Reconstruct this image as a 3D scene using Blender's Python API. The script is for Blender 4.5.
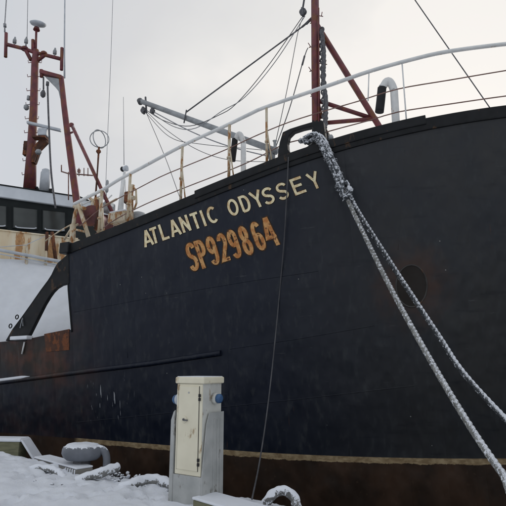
import bpy, math, random
from mathutils import Vector, Matrix, noise
random.seed(7)
S = bpy.context.scene
for o in list(bpy.data.objects): bpy.data.objects.remove(o)

# ------------------------------------------------------------------ camera
CAM_H = 1.6; PITCH = math.radians(13.0); FPX = 500.0
cd = bpy.data.cameras.new('camera'); cam = bpy.data.objects.new('camera', cd); S.collection.objects.link(cam)
cam.location = (0, 0, CAM_H); cam.rotation_euler = (math.pi/2+PITCH, 0, 0)
cd.sensor_width = 36; cd.lens = 36*FPX/506; cd.clip_start = .05; cd.clip_end = 6000
S.camera = cam
S.render.resolution_x = S.render.resolution_y = 1024
# ------------------------------------------------------------------ sky, sun, exposure
SUN_AZ = math.radians(24); SUN_EL = math.radians(24)
sd = Vector((math.sin(SUN_AZ)*math.cos(SUN_EL), math.cos(SUN_AZ)*math.cos(SUN_EL), math.sin(SUN_EL)))
W = bpy.data.worlds.new('World'); S.world = W; W.use_nodes = True
def world():
    nt = W.node_tree; N = nt.nodes; N.clear(); K = nt.links.new
    out = N.new('ShaderNodeOutputWorld')
    sky = N.new('ShaderNodeTexSky'); sky.sky_type = 'NISHITA'; sky.sun_disc = False
    sky.sun_elevation = SUN_EL; sky.sun_rotation = SUN_AZ
    b1 = N.new('ShaderNodeBackground'); b1.inputs[1].default_value = .05; K(sky.outputs[0], b1.inputs[0])
    tc = N.new('ShaderNodeTexCoord')
    nv = N.new('ShaderNodeVectorMath'); nv.operation = 'NORMALIZE'; K(tc.outputs['Generated'], nv.inputs[0])
    sx = N.new('ShaderNodeSeparateXYZ'); K(nv.outputs[0], sx.inputs[0])
    # cloud layer seen from below: project direction on a flat layer
    zz = N.new('ShaderNodeMath'); zz.operation = 'MAXIMUM'; zz.inputs[1].default_value = .0; K(sx.outputs[2], zz.inputs[0])
    za = N.new('ShaderNodeMath'); za.operation = 'ADD'; za.inputs[1].default_value = .25; K(zz.outputs[0], za.inputs[0])
    dv = N.new('ShaderNodeVectorMath'); dv.operation = 'DIVIDE'; K(nv.outputs[0], dv.inputs[0]); K(za.outputs[0], dv.inputs[1])
    nz = N.new('ShaderNodeTexNoise'); nz.inputs['Scale'].default_value = 1.5; nz.inputs['Detail'].default_value = 5; nz.inputs['Roughness'].default_value = .5
    K(dv.outputs[0], nz.inputs['Vector'])
    dt = N.new('ShaderNodeVectorMath'); dt.operation = 'DOT_PRODUCT'; dt.inputs[1].default_value = tuple(sd); K(nv.outputs[0], dt.inputs[0])
    ad = N.new('ShaderNodeMath'); ad.operation = 'MULTIPLY_ADD'; ad.inputs[1].default_value = .42; ad.inputs[2].default_value = -.21
    K(nz.outputs['Fac'], ad.inputs[0])
    sm = N.new('ShaderNodeMath'); sm.operation = 'ADD'; K(ad.outputs[0], sm.inputs[0]); K(dt.outputs['Value'], sm.inputs[1])
    rp = N.new('ShaderNodeValToRGB'); cr = rp.color_ramp
    cr.elements[0].position = 0; cr.elements[0].color = (.55, .575, .615, 1)
    cr.elements[1].position = 1; cr.elements[1].color = (.755, .73, .70, 1)
    for p, c in ((.45, (.54, .565, .61)), (.70, (.52, .535, .565)), (.86, (.575, .575, .58)), (.95, (.665, .655, .64))):
        e = cr.elements.new(p); e.color = (*c, 1)
    K(sm.outputs[0], rp.inputs[0])
    b2 = N.new('ShaderNodeBackground'); b2.inputs[1].default_value = 1.0; K(rp.outputs[0], b2.inputs[0])
    mx = N.new('ShaderNodeMixShader'); mx.inputs[0].default_value = .93
    K(b1.outputs[0], mx.inputs[1]); K(b2.outputs[0], mx.inputs[2]); K(mx.outputs[0], out.inputs[0])
world()
sl = bpy.data.lights.new('sun', 'SUN'); so = bpy.data.objects.new('sun', sl); S.collection.objects.link(so)
sl.energy = .8; sl.angle = math.radians(16); sl.color = (1, .93, .84)
so.rotation_euler = (-sd).to_track_quat('-Z', 'Y').to_euler()
S.view_settings.view_transform = 'Standard'; S.view_settings.look = 'None'; S.view_settings.exposure = .34; S.view_settings.gamma = 1

# ------------------------------------------------------------------ geometry of the place
def ray(x, y):
    a = (x-253)/FPX; b = (253-y)/FPX
    return Vector((a, math.cos(PITCH)-b*math.sin(PITCH), math.sin(PITCH)+b*math.cos(PITCH)))
C0 = Vector((0, 0, CAM_H))
def V(x, y, Y):
    d = ray(x, y); return C0+d*(Y/d.y)
def G(x, y, z=0):
    d = ray(x, y); return C0+d*((z-CAM_H)/d.z)
ANG = math.radians(26)
U = Vector((math.cos(ANG), -math.sin(ANG), 0)); Wd = Vector((math.sin(ANG), math.cos(ANG), 0))
O = Vector((0, 9.3, 0))
def SW(s, l, z): return O+U*s+Wd*l+Vector((0, 0, z))     # ship coordinates: s forward, l towards port, z up from quay level
def L(x, y, l):                                           # a point seen in the fore-and-aft plane l
    d = ray(x, y); t = (l+O.dot(Wd)-C0.dot(Wd))/d.dot(Wd); return C0+d*t
def interp(T, x):
    if x <= T[0][0]: a, b = T[0], T[1]
    elif x >= T[-1][0]: a, b = T[-2], T[-1]
    else:
        for a, b in zip(T, T[1:]):
            if x <= b[0]: break
    return a[1]+(b[1]-a[1])*(x-a[0])/(b[0]-a[0])
TOPZ = [(-14, 3.2), (-5.19, 4.35), (-2.95, 4.79), (-1.72, 5.06), (-.4, 5.34), (.64, 5.55), (1.39, 5.67), (1.95, 5.76), (3.26, 5.95), (4.58, 6.13), (6.5, 6.40), (8.8, 6.8)]
def ztop(s): return interp(TOPZ, s)*.5+.25*(interp(TOPZ, s-.4)+interp(TOPZ, s+.4))
HALF = 4.2
def ld(s):
    k = max(0, s/8.5); a = HALF*k**2.6
    k2 = max(0, (-s-10)/6.0); return a+1.2*k2**2
def lw(s):
    k = max(0, (s+1)/8.0); a = .75+3.45*k**2.0
    k2 = max(0, (-s-9)/7.0); return a+1.6*k2**2
def hl(s, z):                                             # lateral position of the shell
    if z >= 0:
        t = z/ztop(s); return lw(s)+(ld(s)-lw(s))*t
    return lw(s)+.12*z*z*.5
def solve(x, y, fn):
    l = .4
    for i in range(60):
        p = L(x, y, l); q = p-O; s = q.dot(U); l = .6*l+.4*fn(s, p.z)
    return L(x, y, l)
def Hp(x, y, off=0): return solve(x, y, lambda s, z: hl(s, z)-off)   # on the shell, off metres proud
def D(x, y, off=.14): return solve(x, y, lambda s, z: ld(s)+off)      # above the deck edge
def sl_(p):
    q = p-O; return q.dot(U), q.dot(Wd), p.z

# ------------------------------------------------------------------ mesh helpers
class MB:
    def __init__(s): s.v = []; s.f = []; s.m = []; s.sm = []
    def face(s, idx, m=0, sm=False): s.f.append(idx); s.m.append(m); s.sm.append(sm)
    def quadgrid(s, rows, m=0, sm=True, flip=False):
        b = len(s.v); n = len(rows[0])
        for r in rows: s.v += [Vector(p) for p in r]
        for i in range(len(rows)-1):
            for j in range(n-1):
                q = [b+i*n+j, b+i*n+j+1, b+(i+1)*n+j+1, b+(i+1)*n+j]
                s.face(q[::-1] if flip else q, m, sm)
        return s
    def tube(s, pts, r, n=8, m=0, caps=True, lobes=0, twist=0, amp=.16, seed=None, jit=0):
        pts = [Vector(p) for p in pts]; k = len(pts)
        rr = r if isinstance(r, (list, tuple)) else [r]*k
        t0 = (pts[1]-pts[0]).normalized(); ref = Vector((0, 0, 1)) if abs(t0.z) < .9 else Vector((1, 0, 0))
        a = t0.cross(ref).normalized(); b0 = len(s.v); run = 0
        for i in range(k):
            t = (pts[min(i+1, k-1)]-pts[max(i-1, 0)]).normalized()
            a = (a-t*a.dot(t)).normalized(); c = t.cross(a)
            if i: run += (pts[i]-pts[i-1]).length
            for j in range(n):
                th = 2*math.pi*j/n; R = rr[i]
                if lobes: R *= 1+amp*1.6*(abs(math.cos((lobes*th-run*twist)/2))**.7-.6)
                if jit: R *= 1+jit*noise.noise((pts[i]+a*math.cos(th)*rr[i]+c*math.sin(th)*rr[i])*9/ max(rr[i]*12, .3))
                s.v.append(pts[i]+a*math.cos(th)*R+c*math.sin(th)*R)
        for i in range(k-1):
            for j in range(n):
                s.face([b0+i*n+j, b0+i*n+(j+1) % n, b0+(i+1)*n+(j+1) % n, b0+(i+1)*n+j], m, True)
        if caps:
            s.face([b0+j for j in range(n)][::-1], m); s.face([b0+(k-1)*n+j for j in range(n)], m)
        return s
    def box(s, c, x, y, z, m=0):                           # centre and three half-axis vectors
        c = Vector(c); b = len(s.v)
        for i in (-1, 1):
            for j in (-1, 1):
                for k in (-1, 1): s.v.append(c+x*i+y*j+z*k)
        for q in ((0, 1, 3, 2), (4, 6, 7, 5), (0, 4, 5, 1), (2, 3, 7, 6), (0, 2, 6, 4), (1, 5, 7, 3)): s.face([b+i for i in q], m)
        return s
    def prism(s, poly, d, m=0):                            # closed polygon pushed along d
        b = len(s.v); n = len(poly); s.v += [Vector(p) for p in poly]+[Vector(p)+d for p in poly]
        s.face(list(range(b, b+n))[::-1], m); s.face(list(range(b+n, b+2*n)), m)
        for i in range(n): s.face([b+i, b+(i+1) % n, b+n+(i+1) % n, b+n+i], m)
        return s
    def ring(s, outer, inner, d, m=0):
        b = len(s.v); n = len(outer)
        for P in (outer, inner): s.v += [Vector(p) for p in P]+[Vector(p)+d for p in P]
        for i in range(n):
            j = (i+1) % n
            s.face([b+i, b+2*n+i, b+2*n+j, b+j], m); s.face([b+n+i, b+n+j, b+3*n+j, b+3*n+i], m)
            s.face([b+i, b+j, b+n+j, b+n+i], m); s.face([b+2*n+i, b+3*n+i, b+3*n+j, b+2*n+j], m)
        return s
    def lathe(s, base, prof, n=20, axis=Vector((0, 0, 1)), m=0):
        axis = axis.normalized(); ref = Vector((1, 0, 0)) if abs(axis.x) < .9 else Vector((0, 1, 0))
        a = axis.cross(ref).normalized(); c = axis.cross(a); b0 = len(s.v)
        for r, h in prof:
            for j in range(n):
                th = 2*math.pi*j/n; s.v.append(Vector(base)+axis*h+a*r*math.cos(th)+c*r*math.sin(th))
        for i in range(len(prof)-1):
            for j in range(n): s.face([b0+i*n+j, b0+i*n+(j+1) % n, b0+(i+1)*n+(j+1) % n, b0+(i+1)*n+j], m, True)
        s.face([b0+j for j in range(n)][::-1], m); s.face([b0+(len(prof)-1)*n+j for j in range(n)], m)
        return s
    def torus(s, c, ax, R, r, n=20, k=6, m=0, sx=1, long=None):
        ax = ax.normalized(); ref = long if long else (Vector((0, 0, 1)) if abs(ax.z) < .9 else Vector((1, 0, 0)))
        a = (ref-ax*ref.dot(ax)).normalized(); b = ax.cross(a)
        pts = [Vector(c)+a*math.cos(2*math.pi*i/n)*R*sx+b*math.sin(2*math.pi*i/n)*R for i in range(n)]
        b0 = len(s.v)
        for i in range(n):
            t = (pts[(i+1) % n]-pts[i-1]).normalized(); q = t.cross(ax)
            for j in range(k):
                th = 2*math.pi*j/k; s.v.append(pts[i]+q*r*math.cos(th)+ax*r*math.sin(th))
        for i in range(n):
            for j in range(k): s.face([b0+i*k+j, b0+i*k+(j+1) % k, b0+((i+1) % n)*k+(j+1) % k, b0+((i+1) % n)*k+j], m, True)
        return s
def path(ctrl, step=.05):
    c = [Vector(p) for p in ctrl]; c = [c[0]*2-c[1]]+c+[c[-1]*2-c[-2]]; out = []
    for i in range(1, len(c)-2):
        a, b, d, e = c[i-1], c[i], c[i+1], c[i+2]; n = max(2, int((d-b).length/step))
        for k in range(n):
            t = k/n
            out.append(.5*((2*b)+(d-a)*t+(2*a-5*b+4*d-e)*t*t+(3*b-a-3*d+e)*t**3))
    out.append(c[-2]); return out
ROOT = {}
def thing(name, label, cat, loc, rot=0, group=None):
    e = bpy.data.objects.new(name, None); S.collection.objects.link(e); e.empty_display_size = .2
    e.location = loc; e.rotation_euler = (0, 0, rot); e['label'] = label; e['category'] = cat
    if group: e['group'] = group
    ROOT[e] = Matrix.Translation(Vector(loc)) @ Matrix.Rotation(rot, 4, 'Z'); return e
def root_of(p):
    while p.parent: p = p.parent
    return p
def obj(name, mb, mat, parent=None, label=None, bevel=0, kind=None, at=None, cat=None, group=None, data=None):
    M = ROOT[root_of(parent)] if parent else Matrix.Translation(Vector(at) if at is not None else Vector())
    Mi = M.inverted()
    if data is None:
        me = bpy.data.meshes.new(name); me.from_pydata([tuple(Mi @ v) for v in mb.v], [], mb.f)
        me.polygons.foreach_set('use_smooth', mb.sm); me.polygons.foreach_set('material_index', mb.m)
        for q in (mat if isinstance(mat, (list, tuple)) else [mat]): me.materials.append(q)
        me.update()
    else: me = data
    o = bpy.data.objects.new(name, me); S.collection.objects.link(o)
    if parent: o.parent = parent
    else: o.matrix_world = M; ROOT[o] = M
    if label: o['label'] = label
    if cat: o['category'] = cat
    if group: o['group'] = group
    if kind: o['kind'] = kind
    if bevel:
        b = o.modifiers.new('bevel', 'BEVEL'); b.width = bevel; b.segments = 2; b.limit_method = 'ANGLE'
    return o

# ------------------------------------------------------------------ materials
class NG:
    def __init__(s, name):
        s.mat = bpy.data.materials.new(name); s.mat.use_nodes = True; s.nt = s.mat.node_tree
        s.b = s.nt.nodes['Principled BSDF']; s.K = s.nt.links.new
        s.tc = s.nt.nodes.new('ShaderNodeTexCoord').outputs['Object']; s.geo = s.nt.nodes.new('ShaderNodeNewGeometry')
    def set(s, sock, v):
        if isinstance(v, bpy.types.NodeSocket): s.K(v, sock)
        elif v is not None: sock.default_value = v
    def math(s, op, a, b=None, c=None, clamp=False):
        n = s.nt.nodes.new('ShaderNodeMath'); n.operation = op; n.use_clamp = clamp
        s.set(n.inputs[0], a); s.set(n.inputs[1], b)
        if c is not None: s.set(n.inputs[2], c)
        return n.outputs[0]
    def noise(s, scale, detail=4, vec=None, stretch=None, rough=.55):
        v = vec or s.tc
        if stretch:
            m = s.nt.nodes.new('ShaderNodeMapping'); m.inputs['Scale'].default_value = stretch; s.K(v, m.inputs[0]); v = m.outputs[0]
        n = s.nt.nodes.new('ShaderNodeTexNoise'); n.inputs['Scale'].default_value = scale; n.inputs['Detail'].default_value = detail
        n.inputs['Roughness'].default_value = rough; s.K(v, n.inputs['Vector']); return n.outputs['Fac']
    def voronoi(s, scale, stretch=None):
        v = s.tc
        if stretch:
            m = s.nt.nodes.new('ShaderNodeMapping'); m.inputs['Scale'].default_value = stretch; s.K(v, m.inputs[0]); v = m.outputs[0]
        n = s.nt.nodes.new('ShaderNodeTexVoronoi'); n.inputs['Scale'].default_value = scale; s.K(v, n.inputs['Vector']); return n.outputs['Distance']
    def step(s, x, lo, hi):
        n = s.nt.nodes.new('ShaderNodeMapRange'); n.interpolation_type = 'SMOOTHSTEP'; s.set(n.inputs[0], x)
        n.inputs[1].default_value = lo; n.inputs[2].default_value = hi; return n.outputs[0]
    def mix(s, f, a, b):
        n = s.nt.nodes.new('ShaderNodeMix'); n.data_type = 'RGBA'; s.set(n.inputs[0], f)
        for i, c in ((6, a), (7, b)): s.set(n.inputs[i], (*c, 1) if isinstance(c, tuple) else c)
        return n.outputs[2]
    def done(s, col, rough=.6, metal=0, bump=None, strength=.3, dist=.01, spec=.5):
        s.set(s.b.inputs['Base Color'], (*col, 1) if isinstance(col, tuple) else col)
        s.set(s.b.inputs['Roughness'], rough); s.b.inputs['Metallic'].default_value = metal
        s.b.inputs['Specular IOR Level'].default_value = spec
        if bump is not None:
            n = s.nt.nodes.new('ShaderNodeBump'); n.inputs['Strength'].default_value = strength; n.inputs['Distance'].default_value = dist
            s.set(n.inputs['Height'], bump); s.K(n.outputs[0], s.b.inputs['Normal'])
        return s.mat
def sep(g, v):
    n = g.nt.nodes.new('ShaderNodeSeparateXYZ'); g.K(v, n.inputs[0]); return n.outputs
SNOW = (.77, .795, .84)
def paint(name, c, c2=None, speck=0, spec=.4, rust=0, rustc=(.16, .055, .022), scale=4, rough=.6, frost=0, metal=0, bump=.3, stretch=None):
    g = NG(name); c2 = c2 or tuple(x*.7 for x in c)
    col = g.mix(g.step(g.noise(scale, 6, stretch=stretch), .3, .7), c2, c)
    if rust:
        m = g.step(g.noise(scale*1.7, 7, stretch=stretch or (1, 1, .45), rough=.65), .62-.3*rust, .70-.3*rust)
        rc = g.mix(g.noise(scale*9, 3), tuple(x*.45 for x in rustc), tuple(min(1, x*1.8) for x in rustc)); col = g.mix(m, col, rc)
    r = rough
    if frost:
        nz = sep(g, g.geo.outputs['Normal'])[2]
        a = g.math('ADD', g.math('MULTIPLY', nz, .55), g.math('MULTIPLY', g.noise(scale*8, 4), .9))
        col = g.mix(g.step(a, 1.05-frost*.6, 1.18-frost*.6), col, SNOW)
        if speck: col = g.mix(g.step(g.noise(24, 5, rough=.7), .60-speck*.2, .66-speck*.2), col, SNOW)
    return g.done(col, r, metal, g.noise(scale*12, 5), bump, .006, spec=spec)
M_red = paint('red_mast_paint', (.20, .048, .054), (.11, .032, .038), rust=.35, frost=.12, rough=.5)
M_white = paint('white_pipe_paint', (.80, .80, .78), (.66, .67, .66), rust=.06, frost=.25, rustc=(.3, .16, .06))
M_whiterust = paint('rust_streaked_cream_paint', (.62, .56, .44), (.48, .38, .24), rust=.42, rustc=(.30, .14, .05), scale=5)
M_black = paint('black_deck_paint', (.015, .016, .018), (.008, .009, .010), rust=.12, rustc=(.06, .035, .02), rough=.5, spec=.22)
M_rubber = paint('black_rubber', (.018, .018, .02), (.012, .012, .013), rough=.75)
M_grey = paint('galvanised_grey', (.38, .40, .41), (.25, .26, .27), frost=.15, rough=.5)
M_wire = paint('dark_steel_wire', (.14, .14, .15), (.07, .07, .075), rough=.6, scale=20)
M_wirelt = paint('pale_wire', (.33, .34, .36), (.2, .2, .21), rough=.6, scale=20)
M_railred = paint('rusty_wire_rail', (.26, .16, .14), (.16, .08, .06), rough=.7, scale=9)
M_rust = paint('rusted_steel', (.10, .045, .028), (.055, .026, .018), rust=.4, rough=.85)
M_drum = paint('dark_red_winch_paint', (.16, .05, .05), (.07, .03, .03), rust=.3)
M_ropepale = paint('grey_frosted_rope', (.30, .30, .28), (.13, .13, .12), scale=14, rough=.95, frost=.48, bump=1, speck=.28)
M_ropedark = paint('dark_frosted_rope', (.07, .075, .08), (.03, .033, .036), scale=14, rough=.95, frost=.72, bump=1, speck=.2)
M_chafe = paint('frost_caked_rope', (.09, .10, .11), (.04, .045, .05), scale=12, rough=.95, frost=.8, bump=1, speck=.42)
M_ropeline = paint('thin_grey_line', (.10, .10, .105), (.06, .06, .065), rough=.9)
M_snowrope = paint('snow_coated_rope', (.22, .22, .21), (.10, .10, .10), scale=4, rough=.95, frost=1.0, bump=.8, speck=.35)
M_bollard = paint('cold_grey_iron', (.20, .215, .245), (.13, .14, .16), frost=.42, rough=.6, scale=3)
M_olive = paint('olive_timber', (.19, .185, .11), (.12, .12, .075), rough=.85, stretch=(1, 1, 6))
M_cabinet = paint('cream_cabinet_paint', (.78, .73, .57), (.70, .65, .50), rust=.02, rustc=(.3, .2, .1), scale=3, rough=.5, bump=.1)
M_cabside = paint('chalky_white_paint', (.60, .60, .55), (.48, .48, .45), rust=.16, rustc=(.3, .26, .2), scale=5, rough=.6)
M_zinc = paint('dull_zinc_sheet', (.44, .445, .43), (.33, .34, .33), rust=.12, rustc=(.16, .15, .13), scale=4, rough=.5)
M_blue = paint('blue_socket_plastic', (.05, .13, .27), (.03, .08, .18), rough=.4)
M_concrete = paint('quay_concrete', (.20, .19, .17), (.11, .105, .095), rough=.9, scale=2, bump=.8)
M_cream = paint('rust_run_wheelhouse_wall', (.82, .76, .60), (.72, .58, .38), rust=.34, rustc=(.42, .23, .10), scale=1.6, stretch=(1.5, 1.5, .3))
M_roof = paint('pale_roof_paint', (.72, .76, .80), (.62, .66, .70), scale=2, rough=.5)
M_band = paint('dark_green_window_band', (.010, .015, .015), (.006, .009, .010), rough=.45, spec=.2)
M_steelw = paint('dull_white_steel', (.55, .58, .62), (.44, .47, .5), rough=.5)
def m_glass():
    g = NG('wheelhouse_glass'); return g.done(g.mix(g.noise(2, 3), (.012, .015, .015), (.07, .08, .075)), .12, 0, g.noise(3, 2), .05, spec=.5)  # paler patches imitate window reflections in the glass colour
M_glass = m_glass()
def m_snow(name='snow_surface', tint=SNOW):
    g = NG(name); n1 = g.noise(3, 5); n2 = g.noise(38, 5, rough=.7)
    col = g.mix(g.step(n1, .3, .7), tuple(x*.93 for x in tint), tint)
    g.b.inputs['Subsurface Weight'].default_value = .15; g.b.inputs['Subsurface Radius'].default_value = (.03, .035, .05)
    return g.done(col, .75, 0, g.math('ADD', n2, g.math('MULTIPLY', n1, 2)), .45, .02, spec=.25)
M_snow = m_snow()
M_decksnow = m_snow('thin_deck_snow', (.74, .765, .80))
def m_water():
    g = NG('harbour_water'); return g.done((.012, .017, .02), .08, 0, g.noise(2.2, 5), .5, .15)
M_water = m_water()
def m_hull():
    g = NG('weathered_hull_paint'); s, l, z = sep(g, g.tc)
    n = g.noise(1.1, 6); fine = g.noise(9, 6, stretch=(1, 1, .4)); big = g.noise(.35, 3)
    aft = g.step(g.math('ADD', s, g.math('MULTIPLY', n, 1.6)), .3, 4.2)     # bluer aft, charcoal forward: reflected light put into the hull colour
    base = g.mix(aft, (.0055, .0088, .0195), (.032, .033, .0345))
    base = g.mix(g.math('MULTIPLY', g.step(n, .35, .75), .5), base, (.012, .017, .028))
    base = g.mix(g.math('MULTIPLY', g.step(fine, .5, .78), .5), base, (.045, .05, .054))
    # chalky vertical runs
    runs = g.noise(7, 5, stretch=(1.2, 1.2, .12), rough=.6)
    base = g.mix(g.math('MULTIPLY', g.math('MULTIPLY', g.step(runs, .60, .78), g.step(big, .42, .6)), .42), base, (.07, .078, .085))
    # patchy paler tone towards the upper bow
    pale_top = g.math('MULTIPLY', g.step(z, 2.5, 6.2), g.step(big, .3, .75))
    base = g.mix(g.math('MULTIPLY', pale_top, .45), base, (.055, .057, .06))
    # brown scuffing low on the after part
    sc = g.math('MULTIPLY', g.math('SUBTRACT', 1.0, g.step(s, -5.3, -3.6)), g.math('SUBTRACT', 1.0, g.step(z, 1.9, 3.2)))
    sc = g.math('MULTIPLY', sc, g.step(g.noise(.9, 5), .25, .6)); sc = g.math('MULTIPLY', sc, g.math('MULTIPLY_ADD', g.step(z, 1.0, 1.6), .7, .3))
    base = g.mix(g.math('MULTIPLY', sc, .85), base, g.mix(g.step(g.noise(3, 5), .35, .7), (.032, .024, .016), (.095, .036, .020)))
    # rust round the anchor pocket
    vm = g.nt.nodes.new('ShaderNodeVectorMath'); vm.operation = 'DISTANCE'; g.K(g.tc, vm.inputs[0]); vm.inputs[1].default_value = HAWSE
    rr = g.math('ADD', vm.outputs['Value'], g.math('MULTIPLY', g.noise(4, 5), .9))
    base = g.mix(g.math('MULTIPLY', g.math('SUBTRACT', 1.0, g.step(rr, .45, 1.35)), .55), base, (.09, .04, .02))
    # pin-hole chips and rust spots
    vo = g.voronoi(2.3, (1, .2, 1)); chip = g.math('SUBTRACT', 1.0, g.step(vo, .018, .03))
    base = g.mix(g.math('MULTIPLY', chip, .7), base, (.32, .32, .30))
    sp = g.math('MULTIPLY', g.step(g.noise(26, 4), .70, .78), g.step(n, .45, .6)); base = g.mix(g.math('MULTIPLY', sp, .7), base, (.10, .05, .03))
    # scratches on the after quarter
    scr = g.noise(6, 3, stretch=(4.5, 1, .5), rough=.4); zone = g.math('MULTIPLY', g.step(s, -4.7, -4.2), g.math('SUBTRACT', 1.0, g.step(s, -3.6, -3.0)))
    zone = g.math('MULTIPLY', zone, g.math('MULTIPLY', g.step(z, .35, .7), g.math('SUBTRACT', 1.0, g.step(z, 1.2, 1.6))))
    base = g.mix(g.math('MULTIPLY', zone, g.step(scr, .66, .70)), base, (.30, .31, .33))
    strake = g.noise(3.2, 5, stretch=(.25, .6, 2.2), rough=.6)
    base = g.mix(g.math('MULTIPLY', g.step(strake, .56, .72), .35), base, (.006, .008, .013))
    base = g.mix(g.math('MULTIPLY', g.step(g.noise(5, 6, stretch=(.3, .5, 3), rough=.7), .66, .74), .35), base, (.10, .105, .11))
    weep = g.math('MULTIPLY', g.step(g.noise(9, 5, stretch=(1.6, 1, .10), rough=.55), .64, .76), g.step(g.noise(.8, 3), .5, .62))
    base = g.mix(g.math('MULTIPLY', weep, .45), base, (.085, .045, .025))
    # boot stripe and bottom paint
    bottom = g.mix(g.step(g.noise(1.6, 6), .3, .7), (.022, .014, .010), (.052, .029, .018))
    bottom = g.mix(g.math('MULTIPLY', g.step(g.noise(14, 5), .6, .75), .5), bottom, (.07, .045, .03))
    rag = g.math('ADD', g.math('MULTIPLY', g.noise(2.2, 6, stretch=(1, .2, .2), rough=.75), .13), -.115)
    inside = g.math('MULTIPLY', g.step(g.math('SUBTRACT', z, rag), -.008, .004), g.math('SUBTRACT', 1.0, g.step(z, .048, .054)))
    inside = g.math('MULTIPLY', inside, g.step(s, -4.95, -4.75))
    stripe = g.mix(g.step(g.noise(8, 6, stretch=(1, 1, 2)), .35, .7), (.22, .155, .085), (.40, .31, .185))
    base = g.mix(g.step(z, .03, .045), bottom, base); base = g.mix(inside, base, stripe)
    fr_ = g.math('MULTIPLY', g.math('POWER', g.math('ABSOLUTE', g.math('SINE', g.math('MULTIPLY', s, 5.2))), .6), g.noise(.7, 2))
    bump = g.math('ADD', g.math('MULTIPLY', g.noise(1.5, 2, stretch=(1.3, .5, .8)), 2.6), g.math('MULTIPLY', fine, .22))
    bump = g.math('ADD', bump, g.math('MULTIPLY', fr_, .7))
    return g.done(base, g.math('MULTIPLY_ADD', fine, .3, .30), 0, bump, .6, .05, spec=.26)

# ------------------------------------------------------------------ the setting: water, quay, snow
m = MB(); R = 3000
m.quadgrid([[(-R, -R, -2.6), (R, -R, -2.6)], [(-R, R, -2.6), (R, R, -2.6)]], sm=False)
obj('water', m, M_water, kind='structure')
EA, EB = G(0, 456), G(262, 504)                            # two points of the quay edge
ED = (EB-EA); ED.z = 0; ED.normalize(); EN = Vector((ED.y, -ED.x, 0))  # EN points inland
if EN.y > 0: EN = -EN
def Q(a, n, z=0): return EA+ED*a+EN*n+Vector((0, 0, z))
m = MB(); m.box(Q(0, 30.02, -1.56), ED*60, EN*30, Vector((0, 0, 1.5)))
obj('quay', m, M_concrete, kind='structure', bevel=.03)
DENTS = [(G(x, y), rr, an) for x, y, rr, an in [(8, 480, .16, .3), (22, 484, .13, 1), (40, 482, .10, .2), (58, 484, .12, .9), (75, 492, .14, .4), (95, 488, .12, 1.2), (110, 497, .15, .5), (30, 497, .17, .8), (62, 502, .14, .1), (140, 496, .13, .6), (12, 504, .16, 1.3), (88, 503, .13, .9), (150, 504, .12, .2), (5, 468, .16, .7), (132, 503, .10, 1.0)]]
def snow_h(p, n):
    e = min(1, max(0, n/.35)); q = p*1.0
    h = .045+.05*noise.noise(q*.9)+.028*noise.noise(q*2.7+Vector((5, 0, 0)))+.012*noise.noise(q*8)+.006*noise.noise(q*21)
    near = max(0, 1-n/1.3)
    h += near*.045*max(0, noise.noise(q*4.2+Vector((0, 9, 0))))
    a = (p-EA).dot(ED); k = min(1, max(0, (3.0-a)/1.6)); k = k*k*(3-2*k)
    h += .10*k*math.exp(-((n-.75)/.75)**2)
    h += .035*max(0, noise.noise(q*5.5+Vector((2, 4, 0)))-.1)*2*max(0, 1-n/2.0)
    h -= .10*max(0, noise.noise(q*4.0+Vector((12, 4, 0)))-.42)*2
    for c, rr, an in DENTS:
        dx, dy = p.x-c.x, p.y-c.y
        if abs(dx) < .5 and abs(dy) < .5:
            u_, v_ = dx*math.cos(an)+dy*math.sin(an), -dx*math.sin(an)+dy*math.cos(an)
            q_ = (u_/rr)**2+(v_/(rr*.5))**2; h += -.07*math.exp(-q_**1.6)+.022*math.exp(-((q_-2.2)/1.0)**2)
    h += .010*noise.noise(q*13+Vector((3, 3, 3)))
    return (h+.015)*(.25+.75*math.sqrt(e))
m = MB(); rows = []
na, nn = 300, 150
for j in range(nn+1):
    n = 8.5*(j/nn)**1.35; r = []
    for i in range(na+1):
        a = -5+18*i/na; p = Q(a, n+(.05*noise.noise(Vector((a*5, 0, 3)))+.03*noise.noise(Vector((a*17, 0, 3))) if j == 0 else 0)); r.append(p+Vector((0, 0, snow_h(p, n) if j else -.03)))
    rows.append(r)
m.quadgrid(rows)
obj('snow_ground', m, M_snow, kind='structure')
m = MB(); m.quadgrid([[Q(-60, 8.4, .03), Q(60, 8.4, .03)], [Q(-60, 59, .03), Q(60, 59, .03)]], sm=False)
m.quadgrid([[Q(-60, .05, .015), Q(-4.9, .05, .015)], [Q(-60, 8.5, .015), Q(-4.9, 8.5, .015)]], sm=False)
m.quadgrid([[Q(12.9, .05, .015), Q(60, .05, .015)], [Q(12.9, 8.5, .015), Q(60, 8.5, .015)]], sm=False)
obj('snow_field', m, M_snow, kind='structure')

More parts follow.
